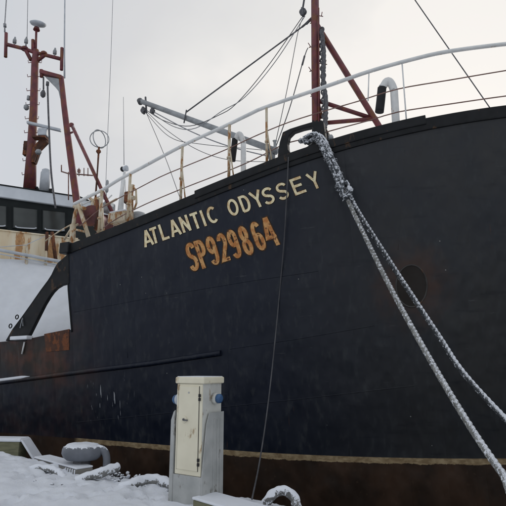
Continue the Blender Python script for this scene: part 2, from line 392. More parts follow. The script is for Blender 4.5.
# ------------------------------------------------------------------ the ship
SHIP = thing('fishing_trawler', 'big dark blue steel fishing trawler named ATLANTIC ODYSSEY moored along the snowy quay', 'ship', SW(0, 0, 0), -ANG)
hw = Hp(412, 286); HAWSE = sl_(hw)
M_hull = m_hull()
M_rust_ring = paint('rusty_ring_paint', (.060, .056, .052), (.035, .031, .028), rust=.2, rustc=(.08, .04, .02))
M_pocket = paint('rusty_dark_pocket', (.034, .029, .026), (.024, .020, .017), rust=.25, rustc=(.032, .018, .012), scale=2, spec=.15)
SB = sl_(Hp(69, 290))[0]                                    # where the forecastle side ends
LOWT = [(sl_(Hp(x, y))[0], Hp(x, y).z) for x, y in ((-60, 346), (0, 342), (28, 339), (69, 330))]
def zlow(s): return interp(LOWT, s)
def shell(s0, s1, zt, ns, nz, side=1, fore=False):
    rows = []
    for j in range(nz+1):
        f = j/nz; r = []
        for i in range(ns+1):
            k = i/ns
            s = s0+(s1-s0)*k
            if fore:                                        # run each row out to the stem
                z = -2.9+(zt(s)+2.9)*f; e = s0; hi = 10.5
                lo = s0
                for _ in range(24):
                    mid = (lo+hi)/2; zm = -2.9+(zt(mid)+2.9)*f
                    if hl(mid, zm) > HALF: hi = mid
                    else: lo = mid
                s = s0+(lo-s0)*(k**.85)
            z = -2.9+(zt(s)+2.9)*f; l = min(HALF, hl(s, z))
            r.append(SW(s, l if side > 0 else 2*HALF-l, z))
        rows.append(r)
    return rows
m = MB()
m.quadgrid(shell(SB, 9, ztop, 110, 44, 1, True)); m.quadgrid(shell(SB, 9, ztop, 60, 24, -1, True), flip=True)
m.quadgrid(shell(-16, SB, zlow, 50, 30)); m.quadgrid(shell(-16, SB, zlow, 40, 16, -1), flip=True)
# transom, forecastle after bulkhead, inner bulwark skins
tr = [[SW(-16, hl(-16, z), z), SW(-16, 2*HALF-hl(-16, z), z)] for z in (-2.9, -1, 0, 1, zlow(-16))]; m.quadgrid(tr, sm=False, flip=True)
m.quadgrid([[SW(SB, hl(SB, z)+.004, z), SW(SB, 2*HALF-hl(SB, z)-.004, z)] for z in (1.2, ztop(SB)-.85)], sm=False, flip=True)
def inner(s0, s1, zt, ns, dz, off=.1):
    for sgn in (1, -1):
        rows = []
        for i in range(ns+1):
            s = s0+(s1-s0)*i/ns; r = []
            for z in (zt(s), zt(s)-.001, zt(s)-dz):
                l = min(HALF, hl(s, z)+(0 if z == zt(s) else off)); r.append(SW(s, l if sgn > 0 else 2*HALF-l, z))
            rows.append(r)
        m.quadgrid(rows, sm=False)
inner(SB, 7.9, ztop, 50, .95); inner(-16, SB, zlow, 30, 1.0)
hull = obj('hull', m, M_hull, SHIP, 'dark blue plated hull with a tan boot stripe over brown bottom paint')
m = MB()
m.quadgrid([[SW(s, min(HALF, hl(s, ztop(s)-.93)+.04), ztop(s)-.93), SW(s, max(HALF, 2*HALF-hl(s, ztop(s)-.93)-.04), ztop(s)-.93)] for i, s in enumerate([SB+(8.3-SB)*k/30 for k in range(31)])], sm=False)
m.quadgrid([[SW(s, .5+ld(s), zlow(s)-.98), SW(s, 2*HALF-.5-ld(s), zlow(s)-.98)] for s in [-16+(SB+16)*k/12 for k in range(13)]], sm=False)
obj('deck', m, M_decksnow, SHIP)
# heavy bulwark cap: a proud dark band along the top with a ledge below
def band(s0, s1, h, out, top=0., n=60):
    m = MB(); sec = []
    for i in range(n+1):
        s = s0+(s1-s0)*i/n; z = ztop(s)
        pr = [(-out, z-h), (-out-.004, z-h+.02), (-out, z+top), (.13, z+top), (.13, z-.1), (.01, z-h)]
        sec.append([SW(s, hl(s, min(zz, z))+o, zz) for o, zz in pr])
    for i in range(n):
        b = len(m.v); m.v += sec[i]+sec[i+1]
        for j in range(6): m.face([b+j, b+(j+1) % 6, b+6+(j+1) % 6, b+6+j])
    b = len(m.v); m.v += sec[0]+sec[-1]; m.face([b+j for j in range(6)]); m.face([b+11-j for j in range(6)]); return m
cap = obj('bulwark_cap', band(SB, 8.35, .20, .035), M_black, SHIP)
s1, s2 = sl_(D(196, 191, 0))[0], sl_(D(426, 120, 0))[0]
obj('doubling_plate', band(s1, s2, .11, .06, .05), M_black, cap)
m = MB(); m.box(SW(SB+.0, .02, ztop(SB)-.06), U*.14, Wd*.12, Vector((0, 0, .13))); obj('end_block', m, M_black, cap, bevel=.02)
# after edge of the forecastle side: a narrow framing bar
def onhull(pts, off): return [Hp(x, y, off) for x, y in pts]
def lin(a, b, n): return [(a[0]+(b[0]-a[0])*i/n, a[1]+(b[1]-a[1])*i/n) for i in range(n+1)]
def plin(P, n=12):
    o = []
    for a, b in zip(P, P[1:]): o += lin(a, b, n)[:-1]
    return o+[P[-1]]
m = MB(); m.tube(onhull(plin([(67.5, 255), (68.5, 290), (72, 332)]), .0), .022, 6); obj('edge_bar', m, M_black, SHIP)
# rubbing strake
m = MB(); P = onhull(plin([(-60, 390), (0, 382.5), (80, 372), (150, 363.5), (221, 353)], 10), .0); m.tube(P, .058, 8); st = obj('rubbing_strake', m, M_hull, SHIP)
m = MB(); m.tube([p+Vector((0, -.02, .055)) for p in onhull(plin([(-60, 390), (0, 382.5), (30, 378.8)], 12), .0)], [.045]*22+[.035, .02, .008], 6); obj('snow_ridge', m, M_snow, st)
# weld seams: slightly raised plate laps
for P in ([(76, 422.5), (134, 416.5), (266, 402.5), (300, 399), (415, 385.5)], [(230, 349), (300, 338.5), (374, 325.5)],
          [(74, 312), (160, 296), (250, 281), (318, 271)]):
    m = MB(); m.tube(onhull(plin(P, 14), -.0045), .010, 5); obj('weld_seam', m, M_hull, SHIP)
for P in ([(119, 250), (128, 358)], [(226, 250), (229, 400)], [(405, 150), (398, 250)], [(352, 330), (349, 455)], [(150, 364), (155, 440)]):
    m = MB(); m.tube(onhull(plin(P, 14), -.005), .0075, 5); obj('weld_seam', m, M_hull, SHIP)
# anchor pocket
nrm = -Wd
m = MB(); c = Hp(412, 287, .0)
ringp = [Hp(411.5+15.5*math.cos(t), 286+21*math.sin(t), .0) for t in [2*math.pi*i/32 for i in range(33)]]
m.tube(ringp, .016, 8, caps=False); po = obj('anchor_pocket', m, M_rust_ring, SHIP)
m = MB()
cen = Hp(411.5, 286, .004); fan = [Hp(411.5+15*math.cos(t), 286+20.5*math.sin(t), .004) for t in [2*math.pi*i/32 for i in range(32)]]; mid = [Hp(412+10*math.cos(t), 288+12*math.sin(t), -.0) for t in [2*math.pi*i/32 for i in range(32)]]
mid = [p+Wd*.0-Wd*.002 for p in mid]; m.v += [cen]+mid+fan
for i in range(32): m.face([0, 1+i, 1+(i+1) % 32], 0, True); m.face([1+i, 33+i, 33+(i+1) % 32, 1+(i+1) % 32], 0, True)
obj('pocket_plate', m, M_pocket, po)
# lower bulwark: rusty doubler, curved wing plate, ledge
def plate(poly, t, off=.02, n=0): 
    m = MB(); m.prism([Hp(x, y, off) for x, y in poly], Wd*t); return m
obj('bulwark_wing', plate([(68.5, 253), (57, 263), (54, 268), (51, 274.5), (47.5, 280), (40, 290), (31, 303), (21, 317), (12, 329), (5, 341), (26, 341), (30, 333), (37, 319), (44, 305), (48.5, 297.5), (52, 292.5), (56, 288.5), (61, 285.5), (69, 283.5)], .10, .02), M_black, SHIP, 'black curved wing plate sloping down aft of the forecastle', bevel=.02)
obj('rust_patch', plate([(44, 334), (69, 329), (69, 350), (46, 352)], .03, .012), M_rust, SHIP, 'bright rusty square plate', bevel=.004)
m = MB(); a, b = Hp(13, 338.5, .05), Hp(30, 337.5, .05); m.box((a+b)/2, (b-a)/2, Wd*.10, Vector((0, 0, .045))); obj('ledge', m, M_snow, SHIP, bevel=.02)
for x, y in ((10.5, 326), (17, 317)): m = MB(); m.torus(Hp(x, y, .08), Wd, .05, .014, 14, 6); obj('lashing_ring', m, M_black, SHIP)
m = MB(); m.tube([Hp(20, 328, .05), Hp(22.5, 318, .05), Hp(23, 326, .05)], .012, 5); obj('cleat', m, M_steelw, SHIP)
m = MB(); m.tube([Hp(22, 354, .03), Hp(24.5, 342, .03)], .02, 6); obj('pale_bracket', m, M_white, SHIP)

# letters -------------------------------------------------------------
def arc(cx, cy, rx, ry, a0, a1, n=12): return [(cx+rx*math.cos(math.radians(a0+(a1-a0)*i/n)), cy+ry*math.sin(math.radians(a0+(a1-a0)*i/n))) for i in range(n+1)]
Sg = [arc(.5, .745, .38, .20, 15, 180, 10)+arc(.5, .745, .38, .23, 180, 265, 6)[1:]+[(.5, .5)]+arc(.5, .255, .38, .23, 85, 0, 6)+arc(.5, .255, .38, .20, 0, -165, 10)[1:]]
GL = {'A': [[(.02, 0), (.5, 1)], [(.5, 1), (.98, 0)], [(.2, .28), (.8, .28)]], 'T': [[(0, .93), (1, .93)], [(.5, .9), (.5, 0)]], 'L': [[(.12, 1), (.12, .07), (.98, .07)]],
      'N': [[(.1, 0), (.1, 1)], [(.1, .93), (.9, .07)], [(.9, 0), (.9, 1)]], 'I': [[(.5, 0), (.5, 1)]], 'C': [arc(.55, .5, .43, .44, 48, 312, 18)],
      'O': [arc(.5, .5, .42, .44, 0, 360, 24)], 'D': [[(.1, .06), (.1, .94), (.45, .94)]+arc(.45, .5, .44, .44, 90, -90, 12)[1:]+[(.05, .06)]],
      'Y': [[(.02, 1), (.5, .48), (.98, 1)], [(.5, .5), (.5, 0)]], 'S': Sg, 'E': [[(.98, .93), (.1, .93), (.1, .07), (.98, .07)], [(.12, .52), (.82, .52)]],
      'P': [[(.1, 0), (.1, .94), (.5, .94)]+arc(.5, .71, .38, .23, 90, -90, 8)[1:]+[(.1, .48)]],
      '9': [arc(.5, .7, .38, .25, 0, 360, 18)+[(.88, .45)]+arc(.5, .3, .38, .25, 0, -150, 10)],
      '6': [arc(.5, .3, .38, .25, 180, -180, 18)+[(.12, .55)]+arc(.5, .7, .38, .25, 180, 30, 10)],
      '8': [arc(.5, .74, .33, .21, 0, 360, 16), arc(.5, .27, .39, .23, 0, 360, 16)],
      '2': [arc(.5, .7, .38, .25, 165, -20, 10)+[(.1, .07), (.95, .07)]], '4': [[(.74, 0), (.74, .95), (.60, .95), (.04, .32), (1.0, .32)]]}
def glyph(ch, bl, br, up, wd, mat, name, sub=2):
    """bl, br: baseline ends, up: cap-height vector; wd stroke width as share of the height"""
    m = MB(); bl = Vector(bl); br = Vector(br); up = Vector(up); ax = br-bl; wd0 = wd
    wpx = ax.length; hpx = up.length
    for k, st in [(q, t) for q in (0, 1) for t in enumerate(GL[ch])]:
        lay, (k, st) = k, st; wd = wd0+(0 if lay == 0 else .075)
        closed = (Vector(st[0])-Vector(st[-1])).length < 1e-4 and len(st) > 3
        P = [Vector((x*wpx, y*hpx)) for x, y in st]
        if closed: P = P[:-1]
        n = len(P); lft = []; rgt = []; h = wd*hpx/2
        for i in range(n):
            if closed: a = P[i]-P[i-1]; b = P[(i+1) % n]-P[i]
            else: a = P[i]-P[i-1] if i else P[1]-P[0]; b = P[i+1]-P[i] if i < n-1 else P[-1]-P[-2]
            a = a.normalized(); b = b.normalized(); na_ = Vector((-a.y, a.x)); nb = Vector((-b.y, b.x)); mm = na_+nb
            if mm.length < .3: mm = na_
            mm.normalize(); sc = h/max(.5, mm.dot(na_)); lft.append(P[i]+mm*sc); rgt.append(P[i]-mm*sc)
        idx = list(range(n))+([0] if closed else [])
        def T(p, off):
            q = bl+ax*(p.x/wpx)+up*(p.y/hpx); return Hp(q.x, q.y, off)
        o1 = .012+.0015*k if lay == 0 else .0035+.0012*k
        A = [[T(lft[i], o1) for i in idx], [T(rgt[i], o1) for i in idx]]
        B = [[T(lft[i], -.004) for i in idx], [T(rgt[i], -.004) for i in idx]]
        m.quadgrid(A, lay, sm=False); m.quadgrid([A[0], B[0]], lay, sm=False); m.quadgrid([A[1], B[1]], lay, sm=False)
        if not closed:
            for e in (0, -1): m.quadgrid([[A[0][e], A[1][e]], [B[0][e], B[1][e]]], lay, sm=False)
    return obj(name, m, mat, hull)
M_letedge = paint('letter_edge_brown', (.075, .038, .016), (.02, .015, .012), scale=9, rough=.85)  # dark brown underlay, slightly wider than each letter stroke
g = NG('cream_letter_paint'); nn_ = g.noise(5, 6)
c_ = g.mix(g.step(g.noise(11, 6), .42, .72), (.86, .76, .49), (.62, .42, .20)); c_ = g.mix(g.step(g.noise(24, 4), .66, .76), c_, (.10, .07, .045)); M_let = g.done(c_, .7, 0, g.noise(50, 4), .6, .004)
g = NG('rust_bled_number_paint')
c_ = g.mix(g.step(g.noise(7, 6), .40, .62), (.62, .34, .13), (.46, .18, .05)); c_ = g.mix(g.step(g.noise(17, 6), .55, .68), c_, (.13, .045, .02)); M_num = g.done(c_, .85, 0, g.noise(50, 4), .8, .005)
base = [(147, 246.8), (163, 240.6), (177, 235.6), (187, 231.7), (198, 228.6), (206, 226), (215, 222.6), (235, 215.2), (248, 211.2), (260, 207), (271, 203.5), (285, 199), (301, 193.6), (318, 188.3)]
adv = [('A', 145.5, 153.5, -4), ('T', 152.9, 159.7, -4), ('L', 163, 170, -5), ('A', 173, 181.3, -5.2), ('N', 183.8, 191.3, -5.3), ('T', 194.6, 202, -5.5), ('I', 203.9, 207.9, -5.6), ('C', 210, 219, -5),
       ('O', 230.8, 240, -5), ('D', 243.8, 252.4, -6), ('Y', 255.7, 265.3, -7), ('S', 265.5, 275.8, -5), ('S', 279.6, 290, -5), ('E', 295.6, 307, -6.5), ('Y', 313, 322.4, -7)]
for ch, x0, x1, dx in adv:
    xm = (x0+x1)/2; y = interp(base, xm); k = .36*(x1-x0)/2; glyph(ch, (x0, y+k), (x1, y-k), (dx, -15.6), .15, (M_let, M_letedge), 'letter')
b2 = [(196, 270.5), (206, 268), (216, 264.5), (228, 261), (239, 257.5), (251, 254), (263, 249.8), (277, 245.5)]
for ch, x0, x1, dx in [('S', 192, 199.5, -7), ('P', 203.6, 210.5, -9.5), ('9', 212.8, 220.4, -8), ('2', 223.8, 231.3, -8), ('9', 234.8, 242.3, -9), ('8', 246.8, 254.3, -10), ('6', 259.3, 267, -10), ('4', 271.5, 280.7, -13)]:
    xm = (x0+x1)/2; y = interp(b2, xm); k = .33*(x1-x0)/2; glyph(ch, (x0, y+k), (x1, y-k), (dx, -27.3), .128, (M_num, M_letedge), 'registration_digit')

# handrail ------------------------------------------------------------
RAIL = [(74, 204), (90, 196), (103, 189.5), (120, 179), (140, 168.5), (184, 145), (223, 127), (250, 114), (266, 107), (333, 84), (369, 71.5), (410, 60), (447.5, 51.6), (506, 44), (560, 39.5)]
def rail_y(x): return interp(RAIL, x)
m = MB(); m.tube(path([D(x, y, .16) for x, y in RAIL], .12), .038, 8); rail = obj('handrail', m, M_white, SHIP, 'white pipe handrail around the forecastle')
mids = [[(80, 226), (103, 207), (134, 190.5), (160, 177), (180, 168.5), (225, 150), (252, 137.5), (279, 126), (300, 118.5), (333, 108.5), (359, 101), (398, 89), (450, 80), (506, 70.5), (560, 62)],
        [(84, 244), (110, 223), (139.5, 207), (177.5, 190.6), (225, 172), (252, 160.5), (287, 143), (307, 139), (330, 131), (371, 120), (398, 112), (450, 104), (506, 96), (560, 90)]]
for P in mids:
    m = MB(); m.tube(path([D(x, y, .17) for x, y in P], .2), .011, 6); obj('wire_rail', m, M_railred, rail)
for x, yb, mt, r in ((266.5, 166, M_whiterust, .026), (402, 126, M_white, .014), (229.5, 182, M_whiterust, .032), (182.5, 201, M_whiterust, .03), (130.5, 222, M_whiterust, .035), (102, 238, M_whiterust, .04)):
    p = D(x, rail_y(x), .16); m = MB(); q = Vector((p.x, p.y, ztop(sl_(p)[0])-.05))
    m.tube([q, p], r, 8)
    if mt is M_whiterust:
        k = p.lerp(q, .32); m.tube([k, q+U*.14+Wd*.0], r*.55, 6); m.tube([k+Vector((0, 0, -.3)), k+Vector((0, 0, -.34))], r*1.6, 8)
    obj('stanchion', m, mt, rail)
m = MB(); m.tube([D(369, 71.5, .16), D(368, 101, .17)], .012, 6); obj('stanchion', m, M_white, rail)
# gooseneck vents
def vent(xs, ytop, xh, h0, h1, r, xb):
    m = MB(); l = .42
    b = D(xb, ytop+60, l); pts = [b]+[D(xb+(xs-xb)*.9, ytop+14, l)]+[D(xs-(xs-xh)*k, ytop+10-10*math.sin(math.pi*k)**.8, l) for k in (.0, .15, .32, .5, .68, .85)]+[D(xh, h0, l)]
    m.tube(path(pts, .03), r, 12); v = obj('vent_pipe', m, M_white, SHIP, 'white gooseneck vent pipe')
    m = MB(); m.tube(path([D(xh, h0, l), D(xh-1.2, (h0+h1)/2, l), D(xh-2.6, h1, l)], .04), r*1.14, 12); obj('hose_end', m, M_rubber, v)
vent(243.5, 134, 235, 139, 161, .058, 243.5)
vent(394, 81, 382, 88, 112, .075, 397)
# fairlead
m = MB()
outer = [(277, 161), (278, 150), (279.5, 142), (282.5, 132), (290, 128.5), (301, 125), (313, 121.5), (323, 121), (325, 135), (325, 150), (310, 155), (295, 159)]
inn = [(290, 152.5), (287.5, 149), (287, 143), (288.5, 136), (293, 131.5), (302, 128.5), (311, 126.5), (313, 127), (313, 133), (313, 143), (306, 147), (297, 150)]
m.ring([D(x, y, .02) for x, y in outer], [D(x, y, .02) for x, y in inn], Wd*.14)
obj('fairlead', m, M_black, SHIP, 'black open fairlead frame on the bulwark', bevel=.015)
for x, y, r in ((272, 158, .07), (275, 150, .05), (268, 154, .05)): m = MB(); m.lathe(D(x, y+4, .3), [(r, 0), (r, .14), (r*.6, .17), (r*.6, .26), (r, .29)], 10); obj('deck_fitting', m, M_grey, SHIP)
for x, y in ((331, 137), (337, 140), (331, 143)): m = MB(); m.lathe(D(x, y+3, .1), [(.05, 0), (.05, .06), (.03, .1)], 10); obj('deck_fitting', m, M_grey, SHIP)

# foremast -------------------------------------------------------------
ML = 3.6
m = MB(); mb_, mt_ = L(317, 150, ML), L(314.6, -60, ML); mm_ = L(315.4, 60, ML)
mb_ = mb_+(mb_-mt_).normalized()*1.2
m.tube([mb_, mm_, mt_], [.13, .115, .11], 14)
m.tube([L(318.7, 8, ML-.14), L(318.9, 60, ML-.14), L(318.7, 132, ML-.14)], .022, 6)
mast = obj('foremast', m, M_red, SHIP, 'dark red foremast standing on the forecastle')
m = MB(); m.tube([L(316, 24, ML), L(382, 131, ML+.9), L(386, 138, ML+.95)], .085, 10); obj('mast_brace', m, M_red, mast)
m = MB(); m.tube([L(319, 101, ML), L(371, 118, ML+.8)], .06, 8); obj('mast_brace', m, M_red, mast)
m = MB(); m.tube([L(319, 123.5, ML), L(377, 118.5, ML+.85)], .06, 8); obj('mast_brace', m, M_red, mast)
m = MB(); m.tube([L(322, 118, ML), L(317, 98, ML)], .045, 8); obj('mast_brace', m, M_red, mast)
m = MB(); m.prism([L(x, y, ML-.12) for x, y in ((312, 120), (322, 120), (328, 132), (329, 150), (311, 150))], Wd*.24); obj('mast_step', m, M_black, mast, bevel=.02)
for x, y, s_ in ((309, 46, -1), (309.5, 70, -1), (310.5, 95, -1), (323, 15, 1), (327, 63, 1), (326, 88, 1), (310, 22, -1)):
    m = MB(); m.tube([L(315, y+1, ML), L(x+1*s_, y+1.2, ML), L(x-.2*s_, y-1.5, ML)] if 0 else [L(315, y, ML-.05), L(x, y+1.5, ML-.05), L(x-1.5*-s_*-1, y+.5, ML-.05), L(x-.8, y-3, ML-.05)], .012, 5); obj('rung', m, M_red, mast)
m = MB(); a, b = L(321.5, 30, ML-.1), L(325, 128, ML-.1); n = 26; t = (b-a).normalized()
for i in range(n):
    c = a.lerp(b, i/(n-1)); ax = U if i % 2 else Wd
    m.torus(c, ax, .065, .026, 12, 6, sx=1.25, long=t)
m.tube(path([a, a.lerp(b, .25)+U*.04, a.lerp(b, .5), a.lerp(b, .75)+U*.05, b], .03), .06, 10, lobes=3, twist=40, jit=.3)
obj('hanging_chain', m, M_wire, mast)
def block(c, r, ax, parent, mat=M_wire):
    m = MB(); m.lathe(c-ax*.05, [(r, 0), (r*1.05, .02), (r*.6, .035), (r*.6, .065), (r*1.05, .08), (r, .1)], 14, ax)
    m.box(c, Vector((0, 0, r*1.25)), U*r*.35, ax*.062); return obj('pulley_block', m, mat, parent)
block(L(303, 12, ML-.2), .10, Wd, mast); 
m = MB(); m.tube([L(303, 7, ML-.2), L(306, -12, ML-.05)], .03, 6); m.tube([L(306, 24, ML), L(312, 18, ML)], .04, 6); m.tube([L(302, 27, ML), L(309, 21, ML)], .03, 6); obj('block_strop', m, M_wire, mast)
# derrick boom
BL = 3.0
m = MB(); ba, bb = L(141.5, 101.5, BL), L(277, 151.5, ML-.3); m.tube([ba, bb], [.078, .095], 12); boom = obj('derrick_boom', m, M_grey, SHIP, 'grey derrick boom slung aft from the foremast')
m = MB(); m.tube([L(186.5, 110, BL), L(184, 123, BL)], .022, 6); obj('boom_lug', m, M_wire, boom); m = MB(); m.tube([L(141, 103, BL), L(139.5, 100, BL)], .09, 10); m.tube([L(145.5, 97, BL), L(146.5, 113, BL)], .03, 8); obj('boom_fitting', m, M_wire, boom)
block(L(143.5, 110.5, BL), .085, Wd, boom); block(L(152.5, 111, BL), .07, Wd, boom)
def wire(P, r=.009, mat=M_wire, nm='rigging_wire', step=.15, par=SHIP):
    m = MB(); m.tube(path(P, step), r, 5); return obj(nm, m, mat, par)
wire([L(306, 24, ML), L(186.5, 112, BL)], .022)
wire([L(303, 16, ML-.2), L(268, 66, 3.4), L(237, 103, 3.2), L(218, 115.5, 3.1), L(190, 126, 3), L(165, 121, BL), L(146, 110, BL)], .012)
wire([L(305, 16, ML-.2), L(275, 62, 3.4), L(245, 97, 3.2), L(222, 111, 3.1), L(196, 128, 3), L(175, 127, BL), L(150, 112, BL)], .012, M_wirelt)
wire([L(152, 111, BL), L(190, 131, 2.8), L(228, 146, 2.6), L(275, 158, 2.6)], .016, M_wirelt)
wire([L(146, 111, BL), L(168, 131, 2.9), L(198, 150, 2.8), L(230, 160, 2.7), L(275, 162, 2.6)], .009)
wire([L(145, 112, BL), L(170, 137, 2.6), L(200, 144, 2.6), L(262, 150, 2.6)], .009)
wire([L(146, 112, BL), L(165, 157, 2.2), L(180, 198, 1.8)], .009)
wire([L(303, 18, ML-.2), L(298, 32, 3.4), L(287, 90, 3.1), L(274, 150, 2.9)], .010)
wire([L(308, 48, ML-.1), L(304, 58, 3.4), L(290, 107, 3.2), L(274, 152, 2.9)], .014)
m = MB(); m.tube([L(304.6, 56, 3.4), L(302.2, 65, 3.35)], .026, 8); obj('turnbuckle', m, M_wire, SHIP)
wire([L(408, -10, 3), L(490, 108, ML)], .014)
wire([L(113.4, -20, 4), L(110.8, 60, 4), L(107, 152, 4), L(105.5, 196, 4)], .009, M_wirelt)

# deck machinery near the forecastle break --------------------------------
def A(x, y, l=.6): return L(x, y, l)
m = MB()
for P in ([(70, 246), (75, 214), (78.5, 204)], [(90, 242), (84, 222), (78, 204)]): m.tube([A(*p) for p in P], .052, 8)
m.tube([A(74, 206.5), A(85, 208.5)], .045, 8); m.tube([A(73, 229), A(86, 232)], .03, 6); m.tube([A(72, 246), A(73, 225)], .075, 6)
m.box(A(80, 244), U*.28, Wd*.1, Vector((0, 0, .06)))
fr = obj('a_frame_davit', m, M_whiterust, SHIP, 'cream A-frame davit with rusty feet')
m = MB(); m.tube([A(64, 240), A(71, 229), A(78, 224, .8)], .03, 6); m.tube([A(45, 241, 1.0), A(58, 232, .9), A(72, 224, .7)], .018, 6); obj('davit_arm', m, M_whiterust, fr)
m = MB(); c = A(103, 220, 1.3)
m.lathe(c-Wd*.45, [(.28, 0), (.28, .04), (.2, .05), (.2, .8), (.28, .82), (.28, .88), (.08, .9)], 22, (Wd-U*.35)); m.lathe(c-Wd*.55, [(.05, 0), (.05, .25)], 10, Wd)
wn = obj('winch', m, M_drum, SHIP, 'dark red winch drum on the forecastle')
m = MB()
for x0, y0, x1, y1, l, r in ((98, 232, 97, 200, 1.0, .04), (103, 236, 101, 203, .9, .05), (92, 219, 92, 202, 1.1, .03), (106, 205, 117, 199, 1.2, .03), (86, 214, 100, 210, 1, .025), (88, 196, 97, 205, 1.4, .04)): m.tube([A(x0, y0, l), A(x1, y1, l)], r, 6)
m.box(A(97, 203, 1.2), U*.06, Wd*.06, Vector((0, 0, .14))); m.box(A(90, 208, 1.2), U*.10, Wd*.06, Vector((0, 0, .03)))
obj('winch_frame', m, M_whiterust, wn)
m = MB(); m.box(A(108, 208, 1.6), U*.15, Wd*.15, Vector((0, 0, .13))); obj('motor_cover', m, M_grey, wn, bevel=.04)
m = MB(); m.tube([A(96, 230, .9), A(98, 215, .9), A(97, 200, .9)], [.06, .045, .05], 8); obj('rust_post', m, M_rust, wn)
m = MB(); c = A(121.5, 219, .9); m.box(c, U*.27, Wd*.2, Vector((0, 0, .13))); lk = obj('deck_locker', m, M_whiterust, SHIP, 'cream snow-capped locker', bevel=.02)
m = MB(); m.box(c+Vector((0, 0, .155)), U*.25, Wd*.18, Vector((0, 0, .022))); obj('snow_cap', m, M_snow, lk, bevel=.02)
m = MB(); m.lathe(A(138, 222, .9), [(.22, 0), (.22, .12), (.16, .22), (.05, .26)], 16); obj('mooring_drum', m, M_grey, SHIP)
m = MB(); m.tube([A(131.5, 222), A(131.5, 194), A(132.5, 185)], [.05, .045, .06], 8); m.tube([A(132, 186), A(136, 190), A(136.5, 203), A(134, 210)], .025, 6); m.tube([A(129, 198), A(134, 198)], .06, 8)
pf = obj('davit_post', m, M_whiterust, SHIP, 'cream rust-stained davit post')
m = MB(); m.box(A(128, 198), U*.07, Wd*.08, Vector((0, 0, .15))); obj('rust_hook', m, M_rust, pf, bevel=.03)
m = MB(); m.tube([A(121, 212, .9), A(122.5, 190, .9), A(124.5, 172, .9)], [.06, .05, .035], 8); m.tube([A(118, 212, .9), A(122, 180, .9)], .018, 6); m.tube([A(126.5, 212, .9), A(125, 180, .9)], .018, 6)
sp = obj('searchlight_post', m, M_white, SHIP, 'white lamp post')
m = MB(); c = A(125.5, 168.5, .9); m.lathe(c-U*.05, [(.03, -.02), (.06, 0), (.075, .05), (.075, .1), (.05, .11)], 14, U); obj('lamp', m, M_steelw, sp)
m = MB(); m.lathe(c-U*.13, [(.05, 0), (.07, .03), (.05, .09)], 12, U); obj('lamp_hood', m, M_rubber, sp)
m = MB(); m.tube([A(124, 165, .9), A(123.4, 97, .9)], [.009, .006], 5); obj('whip_antenna', m, M_wirelt, sp)
m = MB(); c = A(107, 187, 1.5); m.lathe(c, [(.035, -.15), (.05, -.1), (.05, 0), (.03, .03), (.045, .05), (.045, .16), (.02, .2)], 10); m.tube([c+Vector((0, 0, -.5)), c], .012, 6); obj('navigation_light', m, M_grey, SHIP)
m = MB()
for x in (81, 86, 111): m.box(A(x, 205+(x % 3)*6, 1.5), U*.05, Wd*.05, Vector((0, 0, .05)))
m.tube([A(80, 206, 1.5), A(100, 196, 1.5), A(112, 205, 1.5)], .02, 6); m.tube([A(84, 222, 1.5), A(112, 195, 1.5)], .018, 6); obj('hydraulic_pipe', m, M_white, SHIP)

# wheelhouse ----------------------------------------------------------------
Y0, Y1 = 15.5, 16.6
f0, f1 = V(0, 215, Y0), V(76, 215, Y1); FD = (f1-f0); FD.z = 0; FD.normalize()
FN = Vector((FD.y, -FD.x, 0)); FN = FN if FN.y < 0 else -FN
def F(x, y, off=0):                                        # on the facet plane
    d = ray(x, y); q = f0+FN*off; t = (q-C0).dot(FN)/d.dot(FN); return C0+d*t
p0 = F(0, 215)-FD*1.8; p1 = F(75, 215)
def foot(z, grow=0):
    a, b = p0-FD*grow*.4+FN*grow, p1+FD*grow*.6+FN*grow
    P = [a-U*6, a, b, b+Wd*4.2, b+Wd*5.4-U*2.5, b+Wd*5.4-U*9, a-U*6+Wd*3]
    return [Vector((p.x, p.y, z)) for p in P]
zr1, zr0 = (F(0, 186).z+F(72, 197).z)/2, (F(0, 199).z+F(72, 206.5).z)/2
zw = (F(0, 230).z+F(54, 235).z)/2
m = MB(); m.prism(foot(2.2), Vector((0, 0, zw-2.2))); wh = obj('wheelhouse', m, M_cream, SHIP, 'cream rust-streaked wheelhouse with a dark window band')
m = MB(); m.prism(foot(zw, -.02), Vector((0, 0, zr0-zw))); obj('window_band', m, M_band, wh)
m = MB(); m.prism(foot(zr0, .10), Vector((0, 0, zr1-zr0))); obj('roof', m, M_roof, wh, bevel=.02)
m = MB(); m.prism(foot(zr1, .13), Vector((0, 0, .03))); obj('roof_edge', m, M_band, wh)
for x0, x1 in ((-24, 6), (13.5, 37), (43, 65)):
    a0, a1 = lambda x: 205.5+.105*x, lambda x: 226.5+.075*x
    q = [F(x0, a0(x0), .005), F(x1, a0(x1), .005), F(x1, a1(x1), .005), F(x0, a1(x0), .005)]
    m = MB(); m.prism(q, -FN*.02, 0)
    c = sum(q, Vector())/4; big = [c+(p-c)*1.09 for p in q]
    w_ = obj('window', m, M_glass, wh)
    m = MB(); m.ring([p+FN*.025 for p in big], [p+FN*.025 for p in q], -FN*.035); 
    obj('window_frame', m, M_band, wh)
    m = MB(); a, b = F(x0+2, a1(x0)-.2, .05), F(x1-1, a1(x1)-.6, .05); m.tube(path([a+Vector((0, 0, .05)), a.lerp(b, .1), a.lerp(b, .9), b+Vector((0, 0, .04))], .1), .025, 6); obj('wiper_guard', m, M_steelw, wh)
for x in (-12, 16, 36, 62):
    m = MB(); a, b = F(x, 268), F(x, 268); a.z = zw-.02; b.z = 2.4; m.box((a+b)/2+FN*.004, FD*.012, FN*.006, Vector((0, 0, (a.z-b.z)/2))); obj('plate_lap', m, M_cream, wh)
